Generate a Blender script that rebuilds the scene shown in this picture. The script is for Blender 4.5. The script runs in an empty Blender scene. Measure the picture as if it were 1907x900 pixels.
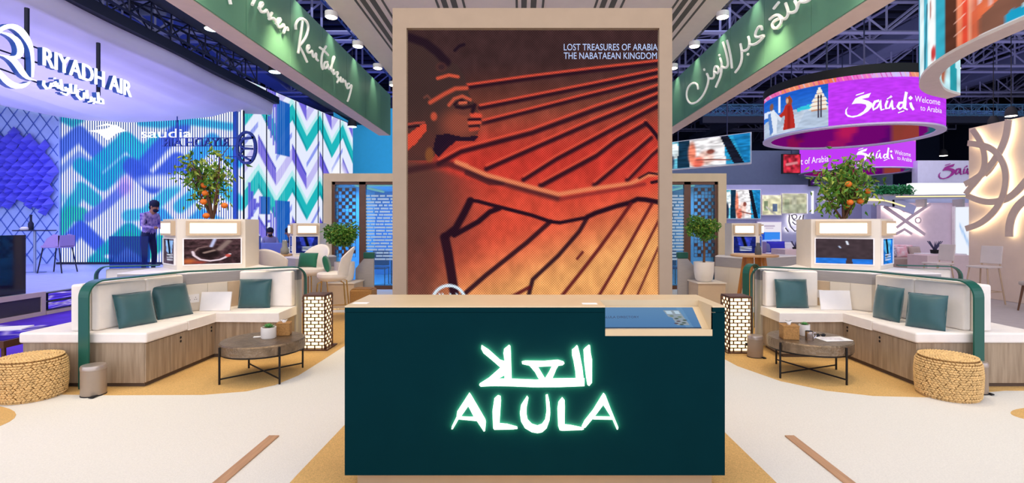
import bpy, bmesh, math, random
import numpy as np
from mathutils import Vector, Matrix
from mathutils.geometry import tessellate_polygon
random.seed(7); np.random.seed(7)
SC = bpy.context.scene
COL = SC.collection
PI = math.pi
F, VX, VY, EYE = 950.0, 970.0, 420.0, 1.575

# ------------------------------------------------------------------ camera
cd = bpy.data.cameras.new('camera'); cam = bpy.data.objects.new('camera', cd); COL.objects.link(cam)
cam.location = (0, 0, EYE); cam.rotation_euler = (PI/2, 0, 0)
cd.sensor_width = 36; cd.lens = 36*F/1907; cd.clip_end = 300
cd.shift_x = -(VX-953.5)/1907; cd.shift_y = -(450-VY)/1907
SC.camera = cam
SC.view_settings.view_transform = 'Standard'; SC.view_settings.look = 'None'
SC.view_settings.gamma = 1; SC.view_settings.exposure = 0.0

def lin(c):
    if isinstance(c, str): c = [int(c[i:i+2], 16)/255 for i in (0, 2, 4)]
    return tuple((x/12.92 if x <= .04045 else ((x+.055)/1.055)**2.4) for x in c)

# ------------------------------------------------------------------ world and lamps
w = bpy.data.worlds.new('hall_air'); SC.world = w; w.use_nodes = True
w.node_tree.nodes['Background'].inputs[0].default_value = (*lin('DDE0F2'), 1)
w.node_tree.nodes['Background'].inputs[1].default_value = 2.0
def area(name, loc, size, power, color, rot=(0, 0, 0), sy=None):
    l = bpy.data.lights.new(name, 'AREA'); l.energy = power; l.color = lin(color)
    l.size = size
    if sy: l.shape = 'RECTANGLE'; l.size_y = sy
    o = bpy.data.objects.new(name, l); COL.objects.link(o); o.location = loc; o.rotation_euler = rot
    return o
def spot(name, loc, target, power, color, angle=60, radius=.05, blend=.6):
    l = bpy.data.lights.new(name, 'SPOT'); l.energy = power; l.color = lin(color)
    l.spot_size = math.radians(angle); l.spot_blend = blend; l.shadow_soft_size = radius
    o = bpy.data.objects.new(name, l); COL.objects.link(o); o.location = loc
    o.rotation_euler = (Vector(target)-Vector(loc)).to_track_quat('-Z', 'Y').to_euler()
    return o
area('canopy_panel_light', (0.1, 4.2, 4.9), 5.0, 140, 'FFF4E4', sy=6.0)
area('hall_light_left', (-5.6, 2.5, 8.4), 7.0, 390, 'FFF2E0', sy=7.0)
area('hall_light_right', (5.8, 2.5, 8.4), 7.0, 300, 'F2F2F4', sy=7.0)
area('hall_light_far', (0.1, 17.0, 9.5), 16.0, 500, 'CFD6FF', sy=6.0)
area('stage_light_blue', (-11.4, 11.5, 4.45), 5.0, 250, '9C9CFF', sy=6.0)
area('drape_fill', (-11.0, 10.5, 2.2), 4.0, 150, 'DCD0FF', rot=(PI, 0, 0), sy=6.0)  # unseen fill, added to brighten the draped fabric from below
area('roof_fill_left', (-10, 26, 7.4), 16.0, 500, '4A66FF', rot=(PI, 0, 0), sy=16.0)  # added fill out of sight, tints the left roof trusses blue
area('roof_fill_right', (17, 26, 7.6), 20.0, 700, 'A8A4E0', rot=(PI, 0, 0), sy=18.0)  # added fill out of sight, lifts the right roof trusses in violet
area('peach_wall_fill', (7.0, 8.5, 6.5), 2.0, 110, 'FFF0DC', rot=(0, -.75, 0), sy=4.0)  # invented fill above the view, only there to brighten the peach wall
area('stand_light_right', (12.0, 17.0, 7.2), 9.0, 420, 'F5E6FF', sy=8.0)
spot('booth_spot_left', (-3.1, 5.2, 4.9), (-3.0, 5.5, 0), 150, 'FFE6C0', 70, .12)
spot('booth_spot_left_far', (-3.1, 7.2, 4.9), (-3.4, 8.4, 0), 260, 'FFE2B4', 80, .12)
spot('booth_spot_right', (3.3, 5.2, 4.9), (3.3, 5.5, 0), 150, 'FFE9CC', 70, .12)
spot('booth_spot_right_far', (3.3, 7.2, 4.9), (3.6, 8.4, 0), 240, 'FFE2B4', 80, .12)

# ------------------------------------------------------------------ placing helpers
def at(px, py, Y): return Vector(((px-VX)*Y/F, Y, EYE-(py-VY)*Y/F))
def fl(px, py, z=0.0):
    Y = (EYE-z)*F/(py-VY); return Vector(((px-VX)*Y/F, Y, z))
def onx(px, py, X):
    Y = X*F/(px-VX); return Vector((X, Y, EYE-(py-VY)*Y/F))
def online(px, A, B, py=None):
    k = (px-VX)/F; ax, ay, bx, by = A[0], A[1], B[0], B[1]
    t = (k*ay-ax)/((bx-ax)-k*(by-ay)); x = ax+t*(bx-ax); y = ay+t*(by-ay)
    return Vector((x, y, 0 if py is None else EYE-(py-VY)*y/F))
def oncyl(px, py, cx, cy, r):
    dx, dy = (px-VX)/F, 1.0
    a = dx*dx+1; b = -2*(dx*cx+cy); c = cx*cx+cy*cy-r*r
    D = max(b*b-4*a*c, 0); t = (-b-math.sqrt(D))/(2*a)
    return Vector((dx*t, t, EYE-(py-VY)*t/F))

# ------------------------------------------------------------------ materials
MATS = {}
def mat(name, color, rough=.6, metal=0, bump=0, bscale=60, vary=0, vscale=6, emit=0, stretch=None, alpha=None, spec=.4, coat=0, color2=None, sheen=0):
    if name in MATS: return MATS[name]
    m = bpy.data.materials.new(name); m.use_nodes = True; nt = m.node_tree; N = nt.nodes; L = nt.links
    b = N['Principled BSDF']; c = (*lin(color), 1)
    b.inputs['Base Color'].default_value = c; b.inputs['Roughness'].default_value = rough; b.inputs['Metallic'].default_value = metal
    b.inputs['Specular IOR Level'].default_value = spec
    if coat: b.inputs['Coat Weight'].default_value = coat
    if sheen: b.inputs['Sheen Weight'].default_value = sheen
    if emit:
        b.inputs['Emission Color'].default_value = c; b.inputs['Emission Strength'].default_value = emit
    tc = N.new('ShaderNodeTexCoord'); mp = N.new('ShaderNodeMapping'); L.new(tc.outputs['Object'], mp.inputs[0])
    if stretch: mp.inputs['Scale'].default_value = stretch
    nz = N.new('ShaderNodeTexNoise'); nz.inputs['Scale'].default_value = vscale; nz.inputs['Detail'].default_value = 5; L.new(mp.outputs[0], nz.inputs[0])
    rp = N.new('ShaderNodeValToRGB'); rp.color_ramp.elements[0].position = .33; rp.color_ramp.elements[1].position = .68
    v = vary if vary else .03
    c1 = lin(color); c2 = lin(color2) if color2 else tuple(x*(1-v) for x in c1)
    rp.color_ramp.elements[0].color = (*c2, 1)
    rp.color_ramp.elements[1].color = (*(c1 if color2 else tuple(min(1, x*(1+v)) for x in c1)), 1)
    L.new(nz.outputs[0], rp.inputs[0]); L.new(rp.outputs[0], b.inputs['Base Color'])
    if bump:
        n2 = N.new('ShaderNodeTexNoise'); n2.inputs['Scale'].default_value = bscale; n2.inputs['Detail'].default_value = 3; L.new(mp.outputs[0], n2.inputs[0])
        bp = N.new('ShaderNodeBump'); bp.inputs['Strength'].default_value = bump; bp.inputs['Distance'].default_value = .01
        L.new(n2.outputs[0], bp.inputs['Height']); L.new(bp.outputs[0], b.inputs['Normal'])
    if alpha is not None: b.inputs['Alpha'].default_value = alpha
    MATS[name] = m; return m
def glow(name, color, s):
    if name in MATS: return MATS[name]
    m = bpy.data.materials.new(name); m.use_nodes = True; nt = m.node_tree; nt.nodes.clear()
    e = nt.nodes.new('ShaderNodeEmission'); o = nt.nodes.new('ShaderNodeOutputMaterial')
    e.inputs[0].default_value = (*lin(color), 1); e.inputs[1].default_value = s
    nt.links.new(e.outputs[0], o.inputs[0]); MATS[name] = m; return m
def screen_mat(name, strength=1.0, dots=0):
    if name in MATS: return MATS[name]
    m = bpy.data.materials.new(name); m.use_nodes = True; nt = m.node_tree; nt.nodes.clear(); N = nt.nodes; L = nt.links
    e = N.new('ShaderNodeEmission'); o = N.new('ShaderNodeOutputMaterial'); a = N.new('ShaderNodeAttribute'); a.attribute_name = 'Col'
    e.inputs[1].default_value = strength; L.new(e.outputs[0], o.inputs[0])
    if dots:   # led dots: a round diode per cell
        tc = N.new('ShaderNodeTexCoord'); vm = N.new('ShaderNodeVectorMath'); vm.operation = 'SCALE'; vm.inputs['Scale'].default_value = 1/dots
        L.new(tc.outputs['Object'], vm.inputs[0])
        sp = N.new('ShaderNodeSeparateXYZ'); L.new(vm.outputs[0], sp.inputs[0])
        outs = []
        for k in ('X', 'Z'):
            f = N.new('ShaderNodeMath'); f.operation = 'SINE'; mlt = N.new('ShaderNodeMath'); mlt.operation = 'MULTIPLY'; mlt.inputs[1].default_value = 2*PI
            L.new(sp.outputs[k], mlt.inputs[0]); L.new(mlt.outputs[0], f.inputs[0]); outs.append(f)
        ad = N.new('ShaderNodeMath'); ad.operation = 'MULTIPLY'; L.new(outs[0].outputs[0], ad.inputs[0]); L.new(outs[1].outputs[0], ad.inputs[1])
        mr = N.new('ShaderNodeMapRange'); mr.inputs[1].default_value = -.8; mr.inputs[2].default_value = .8; mr.inputs[3].default_value = .5; mr.inputs[4].default_value = 1.42
        L.new(ad.outputs[0], mr.inputs[0])
        mx = N.new('ShaderNodeVectorMath'); mx.operation = 'SCALE'; L.new(a.outputs['Color'], mx.inputs[0]); L.new(mr.outputs[0], mx.inputs['Scale'])
        L.new(mx.outputs[0], e.inputs[0])
    else: L.new(a.outputs['Color'], e.inputs[0])
    MATS[name] = m; return m
def glass_mat(name, color, opac, rough=.05, tint=None):
    if name in MATS: return MATS[name]
    m = bpy.data.materials.new(name); m.use_nodes = True; nt = m.node_tree; nt.nodes.clear(); N = nt.nodes; L = nt.links
    t = N.new('ShaderNodeBsdfTransparent'); t.inputs[0].default_value = (*lin(tint or color), 1)
    g = N.new('ShaderNodeBsdfPrincipled'); g.inputs['Base Color'].default_value = (*lin(color), 1); g.inputs['Roughness'].default_value = rough
    x = N.new('ShaderNodeMixShader'); x.inputs[0].default_value = opac; o = N.new('ShaderNodeOutputMaterial')
    L.new(t.outputs[0], x.inputs[1]); L.new(g.outputs[0], x.inputs[2]); L.new(x.outputs[0], o.inputs[0]); MATS[name] = m; return m

M = dict(
 carpet=mat('cream_carpet', 'E4E0D6', .95, bump=.35, bscale=260, vary=.05, vscale=90, spec=.1),
 gold=mat('ochre_carpet', 'D9B070', .95, bump=.5, bscale=220, vary=.16, vscale=120, spec=.1),
 hallfloor=mat('grey_hall_floor', 'B9B3B6', .45, vary=.05),
 strip=mat('wood_floor_strip', 'B98F6B', .5, vary=.12, vscale=4, stretch=(12, 1, 1)),
 fabric=mat('cream_upholstery', 'F3EBE2', .9, bump=.25, bscale=350, vary=.03, vscale=9, spec=.15, sheen=.2),
 wood=mat('grey_oak_veneer', 'AE997F', .5, bump=.06, bscale=30, vscale=5, stretch=(7, 7, .5), color2='8F7A62'),
 toe=mat('dark_plinth', '5E4C3F', .6),
 teal=mat('green_powder_coat', '11594A', .38, spec=.5),
 pillow=mat('teal_satin', '245459', .42, bump=.12, bscale=500, vary=.05, vscale=14, spec=.5, sheen=.4),
 beige=mat('beige_laminate', 'D9C29B', .4, vary=.05, vscale=3),
 panel=mat('warm_panel', 'CDB597', .6, vary=.03),
 cream=mat('cream_lacquer', 'E4DACB', .45, vary=.02),
 grey=mat('grey_laminate', 'A5A0A0', .5, vary=.04, stretch=(1, 1, 10)),
 deskgreen=mat('deep_green_laminate', '022A31', .7, vary=.03, spec=.03),
 taupe=mat('taupe_frame', 'A5907A', .6, vary=.03),
 white=mat('white_paint', 'EFEBEA', .5),
 canopy=mat('pale_canopy', 'E6D9D4', .7, vary=.02),
 slot=mat('grey_canopy_slot', '5B5955', .7),
 fgreen=mat('sage_green_panel', '5E957B', .5, vary=.03, vscale=2),
 soffit=mat('beige_soffit', 'DCC6BA', .6),
 black=mat('black_metal', '1B1615', .4, metal=.3),
 brown=mat('dark_brown_metal', '5C3A28', .4, metal=.3),
 brass=mat('brass_tube', 'C9A25A', .25, metal=.9),
 hammered=mat('hammered_pewter', '83705A', .34, metal=.6, bump=1.0, bscale=38, vary=.25, vscale=12),
 rattan=mat('rattan_box', 'A97B42', .6, bump=.6, bscale=120, vary=.2, vscale=60),
 straw=mat('water_hyacinth', 'E2BC80', .75, bump=.5, bscale=90, vary=.2, vscale=30, spec=.2),
 straw2=mat('dark_straw', '8A6432', .8),
 bin=mat('taupe_bin', 'A3917F', .35, metal=.25),
 pot=mat('white_ceramic', 'E9E4DC', .35, vary=.02),
 leaf=mat('leaf_green', '5C8A2C', .5, vary=.35, vscale=9),
 leafd=mat('leaf_dark_green', '3F7A22', .5, vary=.4, vscale=12),
 leafy=mat('leaf_yellow_green', '8FA23C', .5, vary=.4, vscale=9),
 succ=mat('succulent_green', '4C8A44', .5, vary=.3, vscale=40),
 bark=mat('bark', '6B4A33', .8, bump=.5, bscale=60),
 orange=mat('orange_fruit', 'E8761E', .45, bump=.1, bscale=200),
 timber=mat('honey_timber', 'BE7E32', .45, vary=.12, vscale=5, stretch=(4, 4, .6)),
 doorwood=mat('brown_door_frame', '6A4632', .45, vary=.1),
 truss=mat('truss_metal', '8A8BAC', .6),
 trussd=mat('truss_dark', '1E2546', .5, metal=.2),
 roof=mat('dark_roof', '080B18', .9),
 hallwall=mat('hall_wall_blue_grey', '6C7C95', .8),
 navy=mat('navy_beam', '0D1430', .6),
 cloth=mat('lilac_drape', 'DCD6F4', .8, vary=.04, vscale=1.2, sheen=.3),
 stage=mat('stage_floor', 'C4CBEA', .35, vary=.05),
 purplefloor=mat('purple_lit_carpet', '5A2ACB', .8, vary=.15, vscale=3),
 paper=mat('white_paper', 'F2F1EE', .7),
 chrome=mat('polished_steel', 'C9C4CC', .12, metal=1),
 skin=mat('skin', 'A8745A', .55), hair=mat('dark_hair', '14141E', .7),
 pink=mat('pale_pink_counter', 'E0C6C4', .5), lilac=mat('lilac_wall', 'A9AED2', .6), peach=mat('peach_wall', 'F0D9C6', .6, vary=.02),
 darkglass=mat('dark_glass', '0C1233', .06, spec=.8), black2=mat('matte_black', '0F0F14', .7),
)
G = dict(
 lamp=glow('lamp_diffuser', 'FFE2B0', 2.4), box=glow('lightbox_diffuser', 'FFF8EC', 2.6), disc=glow('spot_disc', 'FFF6E6', 9),
 sign=glow('sign_letter_light', 'FBFFF0', 2.6), halo=glow('sign_halo_light', 'F4EA9C', 42), letter=mat('white_letter', 'F0EFE9', .5, emit=.25),
 airline=glow('airline_letter_light', 'F6F8FF', 1.6), neon=glow('backlight_warm', 'FFEFC4', 1.7), cove=glow('cove_light', 'FFE0A0', 1.5),
 whitep=glow('screen_white_print', 'FFFFFF', 1.0), bluep=glow('screen_blue_print', 'B9CCF8', 1.0), magp=mat('magenta_letter', 'A0208C', .5),
 strip=glow('white_strip_light', 'FDFBFF', 1.3), blued=glow('blue_disc', 'CFEFFF', 8),
)

# ------------------------------------------------------------------ mesh builder
MIR = False
def mxv(p): return Vector((.2-p[0], p[1], p[2])) if MIR else Vector(p)
def rootof(o):
    while o.parent: o = o.parent
    return o
class MB:
    def __init__(s): s.bm = bmesh.new()
    def face(s, pts):
        return s.bm.faces.new([s.bm.verts.new(p) for p in pts])
    def box(s, a, b):
        x0, y0, z0 = a; x1, y1, z1 = b
        return s.prism([(x0, y0), (x1, y0), (x1, y1), (x0, y1)], z0, z1)
    def obox(s, c, size, rz=0, rx=0, ry=0):
        mt = Matrix.Translation(c) @ Matrix.Rotation(rz, 4, 'Z') @ Matrix.Rotation(ry, 4, 'Y') @ Matrix.Rotation(rx, 4, 'X') @ Matrix.Diagonal((*size, 1))
        bmesh.ops.create_cube(s.bm, size=1, matrix=mt); return s
    def prism(s, pts, z0, z1):
        return s.prism3([(p[0], p[1], z0) for p in pts], (0, 0, z1-z0))
    def prism3(s, pts, vec, flat=None):
        vec = Vector(vec); pts = [Vector(p) for p in pts]
        a = [s.bm.verts.new(p) for p in pts]; b = [s.bm.verts.new(p+vec) for p in pts]; n = len(pts)
        for i in range(n):
            j = (i+1) % n; s.bm.faces.new((a[i], a[j], b[j], b[i]))
        if n <= 4: s.bm.faces.new(a[::-1]); s.bm.faces.new(b)
        else:
            for t in tessellate_polygon([flat or pts]):
                try: s.bm.faces.new([a[i] for i in t]); s.bm.faces.new([b[i] for i in t])
                except ValueError: pass
        return s
    def tube(s, pts, r, n=8, cap=True):
        pts = [Vector(p) for p in pts]; k = len(pts); rs = r if isinstance(r, (list, tuple)) else [r]*k; rings = []; up = None
        for i, p in enumerate(pts):
            d = (pts[min(i+1, k-1)]-pts[max(i-1, 0)])
            if d.length < 1e-9: d = Vector((0, 0, 1))
            d.normalize()
            if up is None: up = Vector((0, 0, 1)) if abs(d.z) < .9 else Vector((1, 0, 0))
            u = d.cross(up)
            if u.length < 1e-4: u = d.cross(Vector((0, 1, .1)))
            u.normalize(); v = u.cross(d).normalized(); up = v
            rings.append([s.bm.verts.new(p+(u*math.cos(2*PI*q/n)+v*math.sin(2*PI*q/n))*rs[i]) for q in range(n)])
        for i in range(k-1):
            for q in range(n): s.bm.faces.new((rings[i][q], rings[i][(q+1) % n], rings[i+1][(q+1) % n], rings[i+1][q]))
        if cap: s.bm.faces.new(rings[0][::-1]); s.bm.faces.new(rings[-1])
        return s
    def lathe(s, cx, cy, prof, n=24, sx=1, sy=1, cap=True):
        rings = []
        for r, z in prof: rings.append([s.bm.verts.new((cx+sx*r*math.cos(2*PI*q/n), cy+sy*r*math.sin(2*PI*q/n), z)) for q in range(n)])
        for i in range(len(prof)-1):
            for q in range(n): s.bm.faces.new((rings[i][q], rings[i][(q+1) % n], rings[i+1][(q+1) % n], rings[i+1][q]))
        if cap: s.bm.faces.new(rings[0][::-1]); s.bm.faces.new(rings[-1])
        return s
    def ball(s, c, r, seg=10, scale=(1, 1, 1)):
        bmesh.ops.create_uvsphere(s.bm, u_segments=seg, v_segments=max(6, seg//2+1), radius=r, matrix=Matrix.Translation(c) @ Matrix.Diagonal((*scale, 1))); return s
    def ribbon(s, pts, wv, t):
        # flat bar: pts centre line, wv half-width vectors, t thickness normal to both
        k = len(pts); pts = [Vector(p) for p in pts]; wv = [Vector(x) for x in wv]; rings = []
        for i, p in enumerate(pts):
            d = (pts[min(i+1, k-1)]-pts[max(i-1, 0)]).normalized(); nn = wv[i].cross(d).normalized()*(t/2)
            rings.append([s.bm.verts.new(q) for q in (p-wv[i]-nn, p+wv[i]-nn, p+wv[i]+nn, p-wv[i]+nn)])
        for i in range(k-1):
            for q in range(4): s.bm.faces.new((rings[i][q], rings[i][(q+1) % 4], rings[i+1][(q+1) % 4], rings[i+1][q]))
        s.bm.faces.new(rings[0][::-1]); s.bm.faces.new(rings[-1]); return s
    def build(s, name, m, parent=None, bevel=0, seg=2, smooth=False, kind=None, recalc=True):
        bm = s.bm
        if bevel:
            bmesh.ops.remove_doubles(bm, verts=bm.verts, dist=1e-5)
            bm.normal_update()
            ed = [e for e in bm.edges if len(e.link_faces) == 2 and e.calc_face_angle(0) > .5]
            bmesh.ops.bevel(bm, geom=ed, offset=bevel, segments=seg, profile=.5, affect='EDGES', clamp_overlap=True)
        off = rootof(parent).location if parent else Vector((0, 0, 0))
        for v in bm.verts:
            if MIR: v.co.x = .2-v.co.x
            v.co -= off
        if recalc: bmesh.ops.recalc_face_normals(bm, faces=bm.faces)
        me = bpy.data.meshes.new(name); bm.to_mesh(me); bm.free()
        if smooth:
            for p in me.polygons: p.use_smooth = True
            if smooth != 'all':
                try: me.set_sharp_from_angle(angle=math.radians(40))
                except Exception: pass
        me.materials.append(m)
        o = bpy.data.objects.new(name, me); COL.objects.link(o)
        if parent: o.parent = parent
        if bevel and smooth:
            wn = o.modifiers.new('weighted', 'WEIGHTED_NORMAL'); wn.weight = 100
        if kind: o['kind'] = kind
        return o
def empty(name, loc, label, cat, group=None):
    o = bpy.data.objects.new(name, None); COL.objects.link(o); o.location = mxv(loc); o.empty_display_size = .1
    o['label'] = label; o['category'] = cat
    if group: o['group'] = group
    return o
def tag(o, label, cat, group=None, kind=None):
    o['label'] = label; o['category'] = cat
    if group: o['group'] = group
    if kind: o['kind'] = kind
    return o
def struct(o): o['kind'] = 'structure'; return o
def sempty(name, loc=(0, 0, 0)):
    o = bpy.data.objects.new(name, None); COL.objects.link(o); o.location = mxv(loc); o['kind'] = 'structure'; return o
def kids(o): return [c for c in bpy.data.objects if c.parent == o]
def dup(root, loc, rotz=0, label=None, scale=None):
    r = root.copy(); COL.objects.link(r); r.location = mxv(loc); r.rotation_euler = (0, 0, -rotz if MIR else rotz)
    if label: r['label'] = label
    if scale: r.scale = (scale,)*3
    for c in kids(root):
        k = c.copy(); COL.objects.link(k); k.parent = r
        for g in kids(c):
            h = g.copy(); COL.objects.link(h); h.parent = k
    return r

# ------------------------------------------------------------------ canvases for lit screens (flat print)
def C3(c):
    if isinstance(c, str): return np.array([int(c[i:i+2], 16)/255 for i in (0, 2, 4)])
    return np.array(c, float)
def sstep(a, b, x):
    t = np.clip((x-a)/(b-a), 0, 1); return t*t*(3-2*t)
class Canvas:
    def __init__(s, x0, y0, x1, y1, step, base='000000'):
        s.x0, s.y0, s.x1, s.y1 = x0, y0, x1, y1
        s.w = max(2, int(abs(x1-x0)/step)+1); s.h = max(2, int(abs(y1-y0)/step)+1)
        s.X, s.Y = np.meshgrid(np.linspace(x0, x1, s.w), np.linspace(y0, y1, s.h))
        s.a = np.ones((s.h, s.w, 3))*C3(base)
    def mix(s, m, c): s.a = s.a*(1-m[..., None])+C3(c)*m[..., None]; return s
    def stroke(s, pts, wd, c, soft=1.5, al=1):
        d = np.full(s.X.shape, 1e9)
        for (ax, ay), (bx, by) in zip(pts[:-1], pts[1:]):
            vx, vy = bx-ax, by-ay; L2 = vx*vx+vy*vy+1e-9
            t = np.clip(((s.X-ax)*vx+(s.Y-ay)*vy)/L2, 0, 1)
            d = np.minimum(d, np.hypot(s.X-ax-t*vx, s.Y-ay-t*vy))
        return s.mix(al*(1-sstep(wd/2-soft/2, wd/2+soft, d)), c)
    def poly(s, pts, c, al=1):
        ins = np.zeros(s.X.shape, bool); n = len(pts)
        for i in range(n):
            (ax, ay), (bx, by) = pts[i], pts[(i+1) % n]
            if ay == by: continue
            cr = ((ay > s.Y) != (by > s.Y)) & (s.X < (bx-ax)*(s.Y-ay)/(by-ay)+ax)
            ins ^= cr
        return s.mix(ins.astype(float)*al, c)
    def blob(s, x, y, rx, ry, c, al=1, soft=.35):
        d = np.hypot((s.X-x)/rx, (s.Y-y)/ry); return s.mix(al*(1-sstep(1-soft, 1+soft, d)), c)
    def noise(s, cells, amt):
        g = np.random.rand(cells+2, cells+2); u = np.linspace(0, cells, s.w); v = np.linspace(0, cells, s.h)
        iu = u.astype(int); iv = v.astype(int); fu = (u-iu)[None, :]; fv = (v-iv)[:, None]
        n = (g[iv][:, iu]*(1-fu)+g[iv][:, iu+1]*fu)*(1-fv)+(g[iv+1][:, iu]*(1-fu)+g[iv+1][:, iu+1]*fu)*fv
        s.a = np.clip(s.a*(1+amt*(n-.5)[..., None]*2), 0, 1); return s
    def build(s, name, mapf, m, parent=None):
        h, wd = s.h, s.w; off = rootof(parent).location if parent else Vector((0, 0, 0))
        P = np.array([[tuple(mapf(s.X[j, i], s.Y[j, i])) for i in range(wd)] for j in range(h)]).reshape(-1, 3)
        if MIR: P[:, 0] = .2-P[:, 0]
        P = P-np.array(off)
        idx = np.arange(h*wd).reshape(h, wd)
        q = np.stack([idx[:-1, :-1], idx[1:, :-1], idx[1:, 1:], idx[:-1, 1:]], -1).reshape(-1, 4)
        me = bpy.data.meshes.new(name); me.from_pydata(P.tolist(), [], q.tolist())
        at_ = me.color_attributes.new('Col', 'FLOAT_COLOR', 'POINT')
        c = np.clip(s.a, 0, 1).reshape(-1, 3); c = np.where(c <= .04045, c/12.92, ((c+.055)/1.055)**2.4)
        at_.data.foreach_set('color', np.concatenate([c, np.ones((len(c), 1))], 1).astype(np.float32).ravel())
        me.materials.append(m); o = bpy.data.objects.new(name, me); COL.objects.link(o)
        if parent: o.parent = parent
        return o
SCR = screen_mat('lit_screen', 1.0)

# ------------------------------------------------------------------ lettering
def pxshape(mb, polys, un, thick, nrm):
    for p in polys:
        f = [un(x, y) for x, y in p]; n = nrm if not callable(nrm) else nrm(f[0])
        mb.prism3(f, Vector(n)*thick, flat=[Vector((x, -y, 0)) for x, y in p])
    return mb
def rib(pts):
    # variable width stroke (x, y, width) -> quads
    out = []; off = []
    for i, (x, y, wd) in enumerate(pts):
        a = pts[max(i-1, 0)]; b = pts[min(i+1, len(pts)-1)]; dx, dy = b[0]-a[0], b[1]-a[1]; l = math.hypot(dx, dy)+1e-9
        off.append(((x-dy/l*wd/2, y+dx/l*wd/2), (x+dy/l*wd/2, y-dx/l*wd/2)))
    for a, b in zip(off[:-1], off[1:]): out.append([a[0], a[1], b[1], b[0]])
    return out
def zc(pts, ox, oy, s): return [(ox+p[0]/s, oy+p[1]/s)+((p[2]/s,) if len(p) > 2 else ()) for p in pts]
def smoothp(pts, it=2):
    for _ in range(it):
        q = [pts[0]]
        for a, b in zip(pts[:-1], pts[1:]):
            q += [tuple(.75*u+.25*v for u, v in zip(a, b)), tuple(.25*u+.75*v for u, v in zip(a, b))]
        pts = q+[pts[-1]]
    return pts
def text(name, s, O, U, V, width, height, m, parent=None, thick=.004, space=1.0):
    c = bpy.data.curves.new(name, 'FONT'); c.body = s; c.size = 1; c.extrude = .5; c.space_character = space; c.resolution_u = 3
    o = bpy.data.objects.new(name, c); me = bpy.data.meshes.new_from_object(o); bpy.data.objects.remove(o); bpy.data.curves.remove(c)
    n = len(me.vertices); co = np.empty(n*3); me.vertices.foreach_get('co', co); co = co.reshape(-1, 3)
    mn, mxx = co.min(0), co.max(0); U = Vector(U).normalized(); V = Vector(V).normalized(); Nn = U.cross(V)
    off = rootof(parent).location if parent else Vector((0, 0, 0))
    a = (co[:, 0]-mn[0])/(mxx[0]-mn[0])*width; b = (co[:, 1]-mn[1])/(mxx[1]-mn[1])*height; d = (co[:, 2]+.5)*thick
    P = np.array(O)[None]+a[:, None]*np.array(U)+b[:, None]*np.array(V)+d[:, None]*np.array(Nn)-np.array(off)
    me.vertices.foreach_set('co', P.ravel()); me.materials.clear(); me.materials.append(m); me.name = name
    r = bpy.data.objects.new(name, me); COL.objects.link(r)
    if parent: r.parent = parent
    return r
# ================================================================== STRUCTURE
def slab(name, pts, z0, z1, m): return struct(MB().prism(pts, z0, z1).build(name, m))
fx = sempty('floor')
MB().box((-46, -3, -.1), (46, 56, -.004)).build('hall_floor_slab', M['hallfloor'], fx)
MB().box((-5.3, -2, -.004), (7.0, 13.9, .002)).build('cream_carpet', M['carpet'], fx)
# ochre carpet areas, inlaid in the cream carpet
gl = [(-5.3, 4.78), (-3.8, 4.72), (-2.95, 4.73), (-2.6, 4.83), (-2.42, 5.02), (-2.33, 5.35), (-2.31, 5.95), (-2.30, 6.7), (-2.33, 7.6), (-2.5, 8.5), (-2.8, 9.2), (-5.3, 9.2)]
MB().prism(gl, .002, .004).build('ochre_carpet', M['gold'], fx)
gr = [(6.2, 4.85), (4.6, 4.85), (3.75, 4.66), (3.25, 4.70), (2.9, 4.85), (2.62, 5.15), (2.42, 5.7), (2.36, 6.4), (2.38, 7.4), (2.6, 8.6), (3.0, 9.2), (6.2, 9.2)]
MB().prism(gr, .002, .004).build('ochre_carpet', M['gold'], fx)
MB().prism([(-1.41, .2), (1.57, .2), (1.56, 3.2), (1.54, 4.3), (1.5, 5.2), (-1.35, 5.2), (-1.38, 4.3), (-1.41, 3.2)], .002, .004).build('ochre_carpet', M['gold'], fx)
def disc_pts(cx, cy, rx, ry, n=40): return [(cx+rx*math.cos(2*PI*i/n), cy+ry*math.sin(2*PI*i/n)) for i in range(n)]
MB().prism(disc_pts(-5.1, 4.0, 1.02, .52), .002, .0045).build('ochre_carpet', M['gold'], fx)
MB().prism(disc_pts(4.62, 4.2, .55, .22), .002, .0045).build('ochre_carpet', M['gold'], fx)
MB().box((-8.35, 2, -.004), (-5.3, 15.5, .002)).build('purple_lit_aisle', M['purplefloor'], fx)  # purple light over the aisle is put into the carpet colour
MB().box((6.35, 6.9, -.004), (10.0, 7.35, .004)).build('crimson_aisle_edge', mat('crimson', '8E2447', .6), fx)
MB().box((7.0, 3, -.004), (10.0, 6.9, .003)).build('pink_glow_aisle', mat('pink_glow_carpet', 'E9A9D0', .7, vary=.1), fx)  # pink glow on the floor, painted as a flat colour
for i, (x0, x1) in enumerate(((-1.875, -1.80), (1.965, 2.035))):
    tag(MB().box((x0, 1.6, .003), (x1, 3.80, .012)).build('floor_strip', M['strip'], bevel=.002),
        ['flat brown timber strip on cream carpet left of the desk', 'flat brown timber strip on cream carpet right of the desk'][i], 'floor strip')
struct(MB().box((-46, -3, 13), (46, 56, 13.2)).build('ceiling', M['roof']))
struct(MB().box((-46, 55.8, 0), (46, 56, 13)).build('wall_back', mat('hall_back_wall', '2A3554', .9)))
struct(MB().box((-46, -3, 0), (-45.8, 55.8, 13)).build('wall_left', mat('hall_side_wall', '2A3554', .9)))
struct(MB().box((45.8, -3, 0), (46, 55.8, 13)).build('wall_right', mat('hall_side_wall', '2A3554', .9)))

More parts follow.
